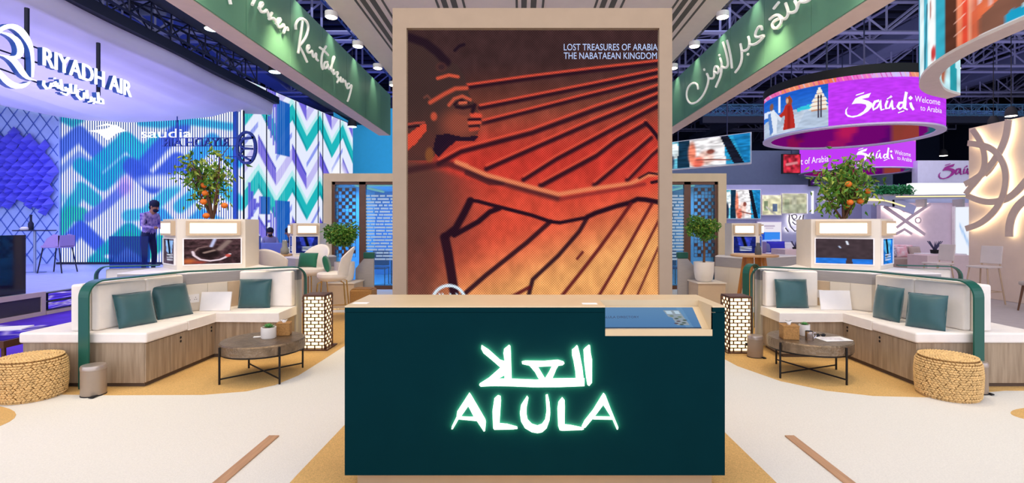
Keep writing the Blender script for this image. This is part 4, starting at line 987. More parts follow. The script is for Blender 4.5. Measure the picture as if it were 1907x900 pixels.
# the cushions stand on these chairs
def smallcush(c, rz, lb, w_=.38):
    x = pillow('throw_cushion', c, w_, .27, .1, rz, -.25, lb)
    for k in kids(x): k.data.materials[0] = mat('emerald_cushion', '0B6B4E', .6, sheen=.3)
    return x
smallcush((-3.90, 9.30, .815), -.2, 'bright green cushion on bar chair behind the left wooden table')
smallcush((-3.18, 8.44, .815), PI/2+.25, 'green cushion edge on the bar chair beside left lamp', .26)
def bar_table(cx, cy, r, zt2, lb, slant):
    e = empty('bar_table', (cx, cy, 0), lb, 'table')
    MB().lathe(cx, cy, [(r-.01, zt2-.035), (r, zt2-.03), (r, zt2-.004), (r-.006, zt2)], 40).build('tabletop', mat('sand_tabletop', 'C79F74', .4, vary=.08), e, smooth=True)
    for k in range(4):
        a = slant+k*PI/2; d = Vector((math.cos(a), math.sin(a), 0)); s = Vector((-d.y, d.x, 0))*.035
        A_ = Vector((cx, cy, zt2-.036))+d*(r*.35); B_ = Vector((cx, cy, 0))+d*(r*.78)
        MB().prism3([A_-s*1.5, A_+s*1.5, B_+s, B_-s], d*.04).build('leg', M['timber'], e)
    return e
bar_table(-4.40, 8.95, .36, 1.07, 'round wooden bar table with carafe between left tub chairs', .5)
bar_table(3.98, 8.7, .38, 1.08, 'round wooden bar table with splayed timber legs, right', .75)
z = 1.071
e = empty('carafe', (-4.10, 8.95, z), 'grey glass carafe on the left wooden bar table', 'vase')
MB().lathe(-4.12, 8.9, [(.05, z), (.07, z+.03), (.072, z+.09), (.045, z+.13), (.042, z+.24), (.038, z+.24), (.04, z+.13)], 24, cap=False).build('body', mat('smoke_ceramic', '8C8C86', .3), e, smooth=True)
MB().lathe(-4.12, 8.9, [(.043, z+.235), (.043, z+.25)], 20).build('rim', M['chrome'], e)
z = 1.081
e = empty('vase', (4.0, 8.6, z), 'small dark grey vase on the right wooden bar table', 'vase')
MB().lathe(4.0, 8.6, [(.05, z), (.055, z+.05), (.05, z+.11), (.03, z+.15), (.03, z+.2), (.025, z+.2)], 20).build('body', mat('charcoal_ceramic', '55555A', .5), e, smooth=True)
hp = empty('steel_hoop', (3.5, 7.6, 0), 'narrow dark green steel hoop in front of the right wooden table legs', 'frame')
P, W = [], []; p0 = Vector((3.36, 7.62, 0)); pe = Vector((3.62, 7.80, 0)); d = (pe-p0).normalized(); wv = Vector((d.y, -d.x, 0))*.05
P.append(p0.copy()); W.append(wv)
for k in range(9): a = PI*k/8; P.append(p0.lerp(pe, .5)-d*((pe-p0).length/2*math.cos(a))+Vector((0, 0, .86+.13*math.sin(a)))); W.append(wv)
P.append(pe.copy()); W.append(wv)
MB().ribbon(P, W, .014).build('band', M['teal'], hp)

# ================================================================== GLASS ROOMS
for sd in (0, 1):
    MIR = bool(sd); S = LR[sd]; Y = 12.5
    r = sempty('trim_%d' % (sd+1), (-3.8, 12.5, 0))
    xo, xi = -4.84, -2.2; zt3 = 2.85
    MB().box((xo, Y, 0), (xo+.2, Y+.5, zt3)).build('frame_post', M['beige'], r); MB().box((xo+.2, Y, zt3-.2), (xi, Y+.5, zt3)).build('frame_header', M['beige'], r)
    MB().box((xo+.2, Y+.5, 2.66), (xi, Y+4, 2.8)).build('room_ceiling', M['white'], r)
    MB().box((xo+.0, Y+.5, 0), (xo+.15, Y+4, 2.66)).build('room_side', M['white'], r)
    MB().box((xo+.15, Y+3.9, 0), (xi, Y+4, 2.66)).build('room_back', mat('room_back_wall_'+S, '5D9CC8' if not sd else '8A8F9A', .7), r)
    MB().box((xi, Y, 0), (xi+.1, Y+4, 2.8)).build('room_side', M['white'], r)
    cl = MB().box((xo+.5, Y+.8, 2.60), (xi-.3, Y+.86, 2.64)); cl.box((xo+.5, Y+.8, 2.6), (xo+.56, Y+3.5, 2.64)); cl.build('cove_strip', G['cove'], r)
    dr = empty('glass_door', (-3.6, Y+.1, 0), 'brown framed glass door and lattice screen of %s meeting room' % S, 'door')
    for x in (xo+.2, -3.98, -2.3): MB().box((x, Y+.05, 0), (x+(.07 if x != -3.98 else .16), Y+.15, zt3-.2)).build('door_post', M['doorwood'], dr)
    MB().box((xo+.2, Y+.05, zt3-.27), (xi, Y+.15, zt3-.2)).build('door_rail', M['doorwood'], dr); MB().box((xo+.2, Y+.05, 0), (xi, Y+.15, .09)).build('door_rail', M['doorwood'], dr)
    MB().box((xo+.27, Y+.09, .09), (-3.98, Y+.10, zt3-.27)).build('glass_pane', glass_mat('pane_blue', '9CD2F0', .16), dr); MB().box((-3.82, Y+.09, .09), (xi-.1, Y+.10, zt3-.27)).build('glass_pane', glass_mat('pane_blue', '9CD2F0', .16), dr)
    rnd = random.Random(20+sd); mb = MB(); c = .085
    nx = int((-3.98-(xo+.27))/c); nz = int(1.75/c)
    for i in range(nx):
        for j in range(nz):
            if (i+j) % 2 == 0 and rnd.random() < .8:
                x = xo+.27+i*c; z = .80+j*c; mb.box((x+.008, Y+.03, z+.008), (x+c-.008, Y+.05, z+c-.008))
    for i in range(0, nx+1): mb.box((xo+.27+i*c-.004, Y+.035, .80), (xo+.27+i*c+.004, Y+.045, .8+nz*c))
    for j in range(nz+1): mb.box((xo+.27, Y+.035, .8+j*c-.004), (xo+.27+nx*c, Y+.045, .8+j*c+.004))
    mb.build('lattice', mat('lattice_brown', '4A3A3C', .5), dr, kind='stuff')
    mb = MB()
    for j in range(21):
        z = .72+j*.078; x = -3.82
        while x < xi-.15:
            L_ = rnd.uniform(.08, .3); mb.box((x, Y+.078, z), (min(x+L_, xi-.1), Y+.082, z+.045)); x += L_+rnd.uniform(.01, .04)
    mb.build('frosted_lines', mat('frost_film', 'CBE6F5', .6), dr, kind='stuff')
    # furniture inside
    t = empty('meeting_table', (-3.3, 14, 0), 'pale table inside the %s glass room' % S, 'table')
    MB().box((-3.6, 13.7, .7), (-2.7, 14.3, .74)).build('tabletop', M['white'], t)
    for x, y in ((-3.5, 13.8), (-2.8, 13.8), (-3.5, 14.2), (-2.8, 14.2)): MB().tube([(x, y, 0), (x, y, .7)], .02, 6).build('leg', M['black'], t)
    def chair(x, y, lb, c):
        e = empty('meeting_chair', (x, y, 0), lb, 'chair'); MB().box((x-.22, y-.22, .43), (x+.22, y+.22, .48)).build('seat', c, e, bevel=.01); MB().box((x-.22, y+.18, .5), (x+.22, y+.22, .9)).build('backrest', c, e, bevel=.01)
        for a in (-.2, .2):
            for b in (-.2, .2): MB().tube([(x+a, y+b, 0), (x+a, y+b, .43)], .013, 6).build('leg', M['black'], e)
    chair(-3.75, 13.5, 'dark chair inside %s glass room near the door post' % S, mat('navy_seat', '26366E', .6)); chair(-3.05, 13.25, 'dark chair inside %s glass room before the table' % S, mat('navy_seat', '26366E', .6))
MIR = False
area('meeting_room_light_left', (-3.5, 14.5, 2.55), 1.6, 130, '88CCFF'); area('meeting_room_light_right', (3.7, 14.5, 2.55), 1.6, 45, 'D8E8FF')
cv = Canvas(0, 0, 1, 1, .04, '28B8DC'); cv.noise(6, .3); cv.stroke([(0, .5), (1, .7)], .3, '1878B0', .1)
e = empty('wall_screen', (4.3, 16.2, 1.7), 'cyan lit screen inside the right glass room', 'screen')
MB().box((3.9, 16.2, 1.5), (4.7, 16.28, 2.3)).build('screen_housing', M['black2'], e); cv.build('screen_picture', lambda x, y: Vector((3.93+x*.74, 16.19, 2.27-y*.74)), SCR, e)
# ================================================================== AIRLINE STAGE (left)
st = sempty('trim_stage', (-8.4, 8, 0)); st.name = 'trim_3'
MB().box((-22, 7.2, 0), (-8.42, 15.5, .38)).build('stage_block', M['stage'], st)
MB().box((-22, 7.2, .38), (-8.40, 15.5, .40)).build('stage_floor', M['stage'], st)
MB().box((-8.42, 7.2, .33), (-8.36, 8.98, .41)).build('riser_rail', M['soffit'], st); MB().box((-8.42, 7.2, 0), (-8.36, 8.98, .07)).build('riser_rail', M['soffit'], st); MB().box((-8.42, 8.90, .07), (-8.36, 8.98, .33)).build('riser_rail', M['soffit'], st)
MB().box((-8.42, 7.2, .07), (-8.38, 8.90, .33)).build('riser_infill', mat('dark_grille', '4A4450', .8, bump=.6, bscale=200), st)
MB().box((-8.42, 9.0, 0), (-8.36, 10.6, .06)).build('riser_rail', M['soffit'], st)
def marble(seed):
    c = Canvas(0, 0, 1, 1, .012, '4A36C8'); r = random.Random(seed)
    for _ in range(16):
        x, y = r.random(), r.random(); p = [(x, y)]
        for _ in range(4): x += r.uniform(-.05, .28); y += r.uniform(-.3, .3); p.append((x, y))
        c.stroke(p, .02, 'D8C8FF', .05, .8)
    return c.noise(6, .3)
for k, (z0, z1) in enumerate(((.08, .22), (.24, .38))):
    s_ = MB().box((-8.40, 9.02, z0), (-8.37, 10.6, z1)).build('lit_step', M['navy'], st)
    marble(k+1).build('lit_step_face', lambda x, y: Vector((-8.365, 9.03+x*1.55, z1-.01-(z1-z0-.02)*y)), SCR, st)
tag(MB().box((-8.56, 7.0, .401), (-8.53, 8.79, 1.41)).build('glass_balustrade', M['darkglass']), 'dark glossy glass screen at the left edge of stage', 'glass screen')
tag(MB().box((-9.32, 11.55, .401), (-8.44, 11.58, 1.33)).build('glass_balustrade', glass_mat('blue_glass', '16327A', .28, .05, '8FB4F0')), 'blue translucent glass panel in front of patterned shirt man', 'glass screen')
tag(MB().box((-8.15, 14.0, .001), (-7.15, 14.03, 1.29)).build('glass_balustrade', glass_mat('deep_blue_screen_base', '123A98', .8)), 'deep blue panel for the zigzag screen base right of the left screen tower', 'glass screen')  # added panel in place of the lit lower band of the zigzag screen
# slatted LED wall
wa = empty('slatted_screen_wall', (-11.3, 15.5, .4), 'stage back wall of turquoise and blue waves behind vertical slats', 'screen')
WX0, WX1 = (112-VX)*15.5/F, (440-VX)*15.5/F
MB().box((WX0, 15.56, .4), (-8.5, 15.7, 5.9)).build('screen_housing', M['navy'], wa)
cv = Canvas(112, 150, 452, 492, 2.6, 'DCEEFF')
def wave(cv, pts, wd, c, soft=10): cv.stroke(pts, wd, c, soft, .95)
cv.a[:] = C3('F2F8FF')
for pts, wd, c in (([(105,285),(147,248),(190,292)], 26, '4A6CE0'), ([(105,325),(147,288),(175,312)], 10, '8AA8F0'), ([(170,318),(235,262),(258,282)], 30, '1FB2CC'), ([(232,258),(262,290),(290,262)], 22, '2CC0D0'),
  ([(150,308),(192,342),(236,304)], 26, '18AAC8'), ([(262,315),(300,272),(340,235)], 26, '3F60DC'), ([(245,310),(285,345),(330,300)], 30, '3858D4'), ([(125,395),(150,352),(176,372)], 24, '2ABCC6'), ([(112,372),(135,345)], 12, '9ADCE8'),
  ([(108,430),(132,398),(150,400)], 26, '22C0A0'), ([(128,448),(150,424),(182,455)], 24, '3C5CE8'), ([(165,405),(205,375),(232,350)], 16, '6A80EC'), ([(180,490),(240,432),(262,452)], 32, '14AEB4'), ([(240,445),(275,470),(300,450)], 26, '1AB49C'),
  ([(238,402),(270,398),(300,372),(325,350)], 20, '40C4D8'), ([(300,400),(335,440),(375,400),(430,430)], 22, '38A8E4'), ([(112,218),(135,230),(150,222)], 12, '28A8BC'), ([(262,228),(300,232),(345,225),(430,236)], 12, '34B0D8'),
  ([(345,310),(395,262),(440,300)], 26, '34A4E4'), ([(335,385),(395,335),(450,380)], 22, '3CC0D8'), ([(370,462),(415,420),(455,455)], 22, '4A90F0'), ([(330,300),(360,330)], 16, '4668DC')): cv.stroke(pts, wd, c, 5, .95)
cv.blob(233, 345, 14, 20, 'D8A0EC', .7, .6); cv.blob(305, 338, 46, 12, 'FFFFFF', .9, .5); cv.blob(122, 345, 16, 18, 'FFFFFF', .9, .5); cv.blob(200, 408, 10, 4, 'FFFFFF', 1, .5); cv.blob(205, 478, 10, 4, 'FFFFFF', 1, .5)
cv.build('screen_picture', lambda x, y: at(x, y, 15.55), screen_mat('stage_screen', 1.35), wa)
mb = MB()
for k in range(76):
    x = WX0+k*.0727; mb.box((x, 15.515, .46), (x+.024, 15.53, 5.6))
mb.build('vertical_slats', mat('slat_navy', '2450A0', .6), wa, kind='stuff')
MB().box((WX1-.02, 15.40, .4), (WX1+.06, 15.52, 5.6)).build('end_post', mat('post_blue', '1E56B8', .5), wa)
MB().box((WX0-.02, 15.38, .40), (WX1+.06, 15.53, .46)).build('base_rail', M['navy'], wa)
p = at(263, 257, 15.38); text('lettering', 'saudia', p, (1, 0, 0), (0, 0, 1), 94*15.38/F, 17*15.38/F, G['whitep'], wa, .02)
pxshape(MB(), [[(165,244),(198,240),(215,232),(235,244),(218,248),(201,262),(184,248)], [(180,236),(200,230),(222,236),(200,234)]], lambda x, y: at(x, y, 15.38), .02, (0, -1, 0)).build('emblem', G['whitep'], wa)
# zigzag wall receding
wb = empty('zigzag_screen_wall', (-8.1, 19, 0), 'receding screen wall of white, teal and violet zigzag bands', 'screen')
A_, B_ = Vector((-8.60, 15.75, 0)), Vector((-7.62, 23.1, 0)); LW = (B_-A_).length; dW = (B_-A_).normalized(); nW = Vector((dW.y, -dW.x, 0))
MB().prism([A_, B_, B_-nW*.2, A_-nW*.2], .0, 6.15).build('screen_housing', M['navy'], wb)
cv = Canvas(0, 0, LW, 6.1, .045, 'E6ECFF')
tri = 2*np.abs(((cv.X/1.9+.1) % 1)-.5); q = (cv.Y+tri*1.0); v = q % 2.6; row = np.floor(q/2.6); side = ((cv.X/1.9+.1) % 1) > .5
def band(a, b, c, msk=None):
    mm = sstep(a-.02, a+.02, v)*(1-sstep(b-.02, b+.02, v)); cv.mix(mm if msk is None else mm*msk, c)
band(.15, .75, '22B8BE'); band(.15, .32, '149AA8', side*1.0); band(.75, .95, 'B8ECEE'); band(1.30, 1.75, '7468DC', side*1.0); band(1.30, 1.75, 'C2BCF4', (~side)*1.0); band(1.75, 1.90, '4A48C8', side*1.0); band(2.15, 2.35, '8E9CF0', (~side)*1.0)
for x, y, w_, h_ in ((1.75, .9, .75, 1.5), (1.75, 4.0, .75, 1.9), (.9, 1.9, .5, .6)):
    cv.poly([(x, y), (x+w_, y), (x+w_, y+h_), (x, y+h_)], '1558B8', .95)
    for k in range(5): cv.poly([(x-.12-.13*k, y+.25*k), (x-.13*k, y+.25*k), (x-.13*k, y+h_-.22*k), (x-.12-.13*k, y+h_-.22*k)], '4A48D0', .85)
cv.poly([(4.9, 2.2), (5.2, 2.9), (5.6, 3.4), (5.3, 3.6)], 'C040B8', .8); cv.blob(6.2, 3.4, .8, .8, 'FFFFFF', .9, .5); cv.poly([(0, 0), (7.5, 0), (7.5, .55), (0, .55)], '1A6CC8', .9)
for x in np.arange(0, 2.2, .12): cv.mix(((cv.X > x) & (cv.X < x+.045))*.2, 'FFFFFF')
cv.build('screen_picture', lambda x, y: A_+dW*x+nW*.01+Vector((0, 0, y+.02)), screen_mat('zigzag_screen', 1.0), wb)
for u in (1.15, 2.85, 4.4, 4.75, 6.2): MB().prism3([A_+dW*u+nW*.012+Vector((0, 0, .1)), A_+dW*(u+.03)+nW*.012+Vector((0, 0, .1)), A_+dW*(u+.03)+nW*.012+Vector((0, 0, 6.1)), A_+dW*u+nW*.012+Vector((0, 0, 6.1))], nW*.02).build('panel_joint', M['navy'], wb)
# lattice wall, far left, with scale relief
lwf = empty('lattice_wall', (-16, 15.6, .4), 'pale blue wall with diamond lattice lines, far left', 'wall')
MB().box((-22, 15.5, .4), (WX0-.03, 15.7, 5.9)).build('wall_board', mat('lattice_board', 'A9C0F0', .7), lwf)
mb = MB()
for k in range(-12, 30):
    for sg_ in (1, -1):
        x0 = -20+k*.40; p0, p1 = Vector((x0, 15.485, .42)), Vector((x0+sg_*3.9, 15.485, 5.6))
        if sg_ < 0: p0.x += 4; p1.x += 4
        def clip(a, b):
            X1 = WX0-.06; X0 = -19.5
            if a.x > b.x: a, b = b, a
            if b.x <= X0 or a.x >= X1: return None
            if b.x > X1: b = a.lerp(b, (X1-a.x)/(b.x-a.x))
            if a.x < X0: a = a.lerp(b, (X0-a.x)/(b.x-a.x))
            return a, b
        c = clip(p0, p1)
        if c: mb.tube([c[0], c[1]], .011, 4)
mb.build('lattice_lines', mat('lattice_line', '3C62B8', .6), lwf, kind='stuff')
sr = empty('scale_relief', (-15, 15.4, 2.5), 'cluster of folded indigo triangular scales on the lattice wall', 'wall art')
bd_ = [(-20,238),(0,250),(28,243),(45,262),(65,250),(85,272),(98,290),(104,320),(100,350),(92,368),(100,388),(80,392),(60,376),(50,390),(30,372),(12,388),(-20,370)]
def inside(x, y, P):
    r = False
    for i in range(len(P)):
        (ax, ay), (bx, by) = P[i], P[(i+1) % len(P)]
        if (ay > y) != (by > y) and x < (bx-ax)*(y-ay)/(by-ay)+ax: r = not r
    return r
proto = None; msc = mat('indigo_scale', '6A68E0', .45, vary=.15, vscale=1)
for j in range(13):
    for i in range(9):
        px, py = -12+i*19+(9.5 if j % 2 else 0), 246+j*12
        if not inside(px, py, bd_): continue
        p = at(px, py, 15.40)
        if proto is None:
            me = bpy.data.meshes.new('scale'); s = .17
            vv = [(-s, 0, -.02), (0, 0, s), (s, 0, -.02), (0, 0, -s*1.2), (.04, -.26, -.10), (-s*.5, -.02, s*.55)]
            me.from_pydata(vv, [], [(0, 4, 1), (1, 4, 2), (2, 4, 3), (3, 4, 0)]); me.materials.append(msc); proto = me
        o = bpy.data.objects.new('scale', proto); COL.objects.link(o); o.parent = sr; o.location = p-sr.location; o.rotation_euler = (0, random.uniform(-.2, .2), random.uniform(-.25, .25))
# draped fabric
cl = empty('draped_canopy', (-11, 10, 5), 'lilac white fabric draped over the airline stage', 'drapery')
prof = [(-8.18, 5.80), (-8.20, 5.55), (-8.24, 5.27), (-8.36, 5.20), (-8.6, 5.02), (-9.25, 4.84), (-10.2, 4.74), (-11.7, 4.66), (-13.0, 4.72), (-13.9, 4.84), (-15.7, 5.2), (-18, 5.5), (-22, 5.7)]
mb = MB(); NY = 50; g = []
fine = []
for a, b in zip(prof[:-1], prof[1:]):
    k = 2 if abs(a[0]-b[0]) < .3 else 6
    for t in range(k): fine.append((a[0]+(b[0]-a[0])*t/k, a[1]+(b[1]-a[1])*t/k))
fine.append(prof[-1])
for (x, z) in fine:
    row = []; ye = 16.9 if x > -8.3 else max(15.3, 16.9-(-8.3-x)*4)
    for j in range(NY+1):
        y = 4.5+(ye-4.5)*j/NY; inner = min(1, max(0, (-8.3-x)/1.5))
        zz = z+inner*(1-(j/NY)**4)*(.10*math.sin(x*2.1+y*.25)+.085*math.sin(x*6.3-y*.12)+.035*math.sin(x*13+y*.2))+inner*.35*math.sin(PI*(j/NY))**2*.6
        row.append(mb.bm.verts.new((x+(.03*math.sin(y*1.7) if x > -8.35 else 0), y, zz)))
    g.append(row)
for a, b in zip(g[:-1], g[1:]):
    for j in range(NY): mb.bm.faces.new((a[j], a[j+1], b[j+1], b[j]))
mb.build('fabric', M['cloth'], cl, smooth='all')
# airline sign
sa = empty('airline_sign', (-8.32, 9.5, 4.4), 'white lit airline lettering and emblem hung before lilac drape', 'sign')
XS = -8.05; f5 = lambda P: zc(P, 0, 30, 5)
un = lambda x, y: onx(x, y, XS)
logo = [[(-30,165,16),(0,122,30),(60,95,40),(120,95,46),(180,130,52),(230,190,48),(268,255,36),(288,320,22),(296,400,16),(299,480,14),(294,570,6)],
 [(-10,148,6),(80,172,24),(150,222,40),(183,290,48),(183,350,46),(150,388,34),(80,382,18),(-10,362,6)], [(30,372,8),(110,402,42),(160,462,46),(210,540,40),(260,586,18),(325,600,3)],
 [(-70,380,16),(-60,480,24),(0,545,40),(60,612,50),(130,652,52),(200,652,40),(250,628,16),(266,612,4)], [(-30,165,16),(-62,220,20),(-74,300,20),(-70,380,16)]]
mb = MB(); md = MB()
for st_ in logo:
    q = rib(f5(smoothp(st_, 1))); pxshape(mb, q, un, .03, (1, 0, 0)); pxshape(md, q, lambda x, y: onx(x, y, XS)+Vector((-.09, 0, 0)), .08, (1, 0, 0))
mb.build('emblem', G['airline'], sa); md.build('emblem_return', mat('letter_return', '2A5CB0', .5), sa)
def sign_text(s, a, b, h):
    pa, pb = onx(*a, XS), onx(*b, XS); U = (pb-pa); return text('lettering', s, pa, U, Vector((0, 0, 1)), U.length, h, G['airline'], sa, .03), text('letter_return', s, pa+Vector((-.085, 0, 0)), U, Vector((0, 0, 1)), U.length, h, MATS['letter_return'], sa, .08)
sign_text('RIYADH AIR', (79, 121), (243, 181), .30)
arb = [[(400,600,10),(398,640,16),(425,675,18),(458,668,14),(472,622,12)],[(470,625,12),(478,655,14),(505,650,12),(508,610,12),(490,625,12)],[(505,648,14),(530,665,14),(525,620,10)],[(498,578,12),(506,584,12)],
 [(530,668,14),(560,675,14),(556,640,12)],[(556,590,14),(570,690,14)],[(575,690,14),(610,700,14),(600,660,12)],[(562,712,10),(572,716,10)],[(580,722,14),(612,735,14),(632,715,14),(628,670,12)],[(648,630,14),(655,715,14)],[(655,715,14),(690,722,14),(698,640,14)],
 [(715,680,10),(712,740,16),(745,775,18),(775,765,14),(778,710,12)],[(735,680,10),(742,684,10)],[(752,686,10),(760,690,10)],[(800,690,14),(810,770,14)],[(815,800,12),(840,795,14),(842,750,12)],[(842,785,14),(870,795,14),(872,760,12)],[(862,810,10),(870,814,10)],[(872,795,14),(905,808,14),(955,815,14),(950,780,12),(925,765,12),(905,800,12)],[(905,710,14),(912,800,14)]]
mb = MB(); md = MB()
for st_ in arb: q = rib(f5(st_)); pxshape(mb, q, un, .03, (1, 0, 0)); pxshape(md, q, lambda x, y: onx(x, y, XS)+Vector((-.09, 0, 0)), .08, (1, 0, 0))
mb.build('arabic_lettering', G['airline'], sa); md.build('arabic_return', MATS['letter_return'], sa)
for a, b in (((50, 15), (50, 150)), ((183, 80), (183, 178))): MB().tube([onx(*a, XS-.12), onx(*b, XS-.12)], .035, 6).build('hanging_pole', M['navy'], sa)
for a, b in (((-10, 90), (228, 172)), ((0, 62), (80, 94)), ((0, 128), (80, 158)), ((30, 105), (84, 121))): MB().tube([onx(*a, XS-.11), onx(*b, XS-.11)], .014, 5).build('sign_rail', M['navy'], sa)
# reversed sign seen from the back
rv = empty('airline_sign', (-9.1, 14.2, 3), 'dark back of a hanging airline sign, mirrored letters and emblem', 'sign')
bk = mat('sign_back_blue', '18347E', .6); un = lambda x, y: at(x, y, 14.2)
ovl = [(458+17*math.cos(a)*(abs(math.cos(a))**-.1 if abs(math.cos(a)) > .01 else 1), 275+29*math.sin(a), 5) for a in np.linspace(0, 2*PI, 25)]
mb = MB()
for st_ in (ovl, [(472,256,4),(452,258,5),(446,268,5),(450,276,5),(470,277,3)], [(452,277,5),(446,288,5),(468,300,3)]): pxshape(mb, rib(st_), un, .06, (0, 1, 0))
mb.build('emblem', bk, rv)
pa = at(427, 273, 14.2); text('lettering', 'RIYADH AIR', pa, (-1, 0, 0), (0, 0, 1), 122*14.2/F, 15*14.2/F, bk, rv, -.05)
for x in (330, 455): MB().tube([at(x, 258, 14.24), Vector((at(x, 258, 14.24).x, 14.24, 4.62))], .015, 5).build('hanging_pole', bk, rv)
for y in (257, 272, 292): MB().tube([at(300 if y != 292 else 420, y, 14.22), at(470, y, 14.22)], .012, 5).build('sign_rail', bk, rv)
# stage furniture
t = empty('bar_table', (-12.1, 12.7, .4), 'slender high table with bottle on the airline stage', 'table')
MB().lathe(-12.1, 12.7, [(.40, 1.435), (.41, 1.45), (.40, 1.46)], 32).build('tabletop', M['navy'], t); MB().tube([(-12.1, 12.7, .41), (-12.1, 12.7, 1.435)], .03, 10).build('pole', mat('steel_blue', '9AA6CC', .3, metal=.7), t); MB().lathe(-12.1, 12.7, [(.22, .401), (.22, .415)], 24).build('base', MATS['steel_blue'], t)
b = empty('bottle', (-12.15, 12.65, 1.461), 'dark bottle standing on the stage high table', 'bottle')
MB().lathe(-12.15, 12.65, [(.05, 1.462), (.055, 1.5), (.055, 1.62), (.025, 1.68), (.022, 1.80), (.028, 1.81), (.028, 1.84), (.02, 1.84)], 16).build('body', M['navy'], b, smooth=True)
tag(MB().lathe(-12.25, 12.6, [(.09, 1.462), (.10, 1.5), (.06, 1.54)], 14).build('snack_bowl', M['white'], smooth=True), 'small white bowl beside bottle on stage table', 'bowl')
ch = empty('bar_chair', (-11.55, 12.7, .4), 'pinkish bar chair on stage beside the high table', 'chair')
MB().box((-11.78, 12.5, 1.02), (-11.30, 12.92, 1.08)).build('seat', mat('mauve_seat', 'A98FC0', .6), ch, bevel=.02)
mb = MB()
mb.prism3([(-11.33, 12.5, 1.05), (-11.30, 12.5, 1.32), (-11.45, 12.5, 1.36), (-11.62, 12.5, 1.25), (-11.72, 12.5, 1.08)], (0, .03, 0)); mb.prism3([(-11.33, 12.9, 1.05), (-11.30, 12.9, 1.32), (-11.45, 12.9, 1.36), (-11.62, 12.9, 1.25), (-11.72, 12.9, 1.08)], (0, .03, 0)); mb.box((-11.34, 12.5, 1.05), (-11.30, 12.93, 1.33))
mb.build('backrest', MATS['mauve_seat'], ch)
for sx in (-1, 1):
    for sy in (-1, 1): MB().tube([(-11.54+.2*sx, 12.71+.18*sy, 1.02), (-11.54+.30*sx, 12.71+.22*sy, .401)], .014, 6).build('leg', M['navy'], ch)
# low table left of the sofa
t = empty('coffee_table', (-5.7, 5.2, 0), 'low dark table with blue marbled top behind left ottoman', 'table')
MB().box((-6.3, 4.95, .38), (-5.02, 5.75, .45)).build('table_frame', M['brown'], t); marble(7).build('tabletop', lambda x, y: Vector((-6.28+x*1.24, 5.73-y*.76, .455)), screen_mat('marble_print', .8), t)
for x in (-6.2, -5.1):
    for y in (5.03, 5.67): MB().tube([(x, y, 0), (x, y, .38)], .02, 6).build('leg', M['brown'], t)
tag(MB().obox((-5.5, 5.5, .466), (.3, .22, .012), .3).build('booklet', M['paper']), 'white booklet lying on the blue marbled low table', 'booklet')
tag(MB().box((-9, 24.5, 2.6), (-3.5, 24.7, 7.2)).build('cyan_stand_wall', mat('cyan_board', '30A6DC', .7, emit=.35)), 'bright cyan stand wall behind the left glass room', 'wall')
tag(MB().box((-8.0, 15.2, .001), (-7.05, 15.5, 1.05)).build('stage_counter', mat('slate_blue_counter', '7C8CC8', .6), bevel=.02), 'grey blue counter in front of two seated people', 'counter')

# ================================================================== PEOPLE
def body(name, J, edges, rad, root, matfn, label):
    me = bpy.data.meshes.new(name); keys = list(J); me.from_pydata([J[k] for k in keys], [(keys.index(a), keys.index(b)) for a, b in edges], [])
    o = bpy.data.objects.new(name, me); COL.objects.link(o)
    sk = o.modifiers.new('skin', 'SKIN'); sk.use_smooth_shade = True; sb = o.modifiers.new('sub', 'SUBSURF'); sb.levels = 2; sb.render_levels = 2
    for i, k in enumerate(keys):
        v = me.skin_vertices[0].data[i]; r = rad[k]; v.radius = r if isinstance(r, tuple) else (r, r); v.use_root = (k == root)
    bpy.context.view_layer.update(); dg = bpy.context.evaluated_depsgraph_get(); m2 = bpy.data.meshes.new_from_object(o.evaluated_get(dg)); bpy.data.objects.remove(o)
    ms = []; m2.materials.clear()
    for p in m2.polygons:
        m = matfn(p.center)
        if m not in ms: ms.append(m)
        p.material_index = ms.index(m); p.use_smooth = True
    for m in ms: m2.materials.append(m)
    return m2
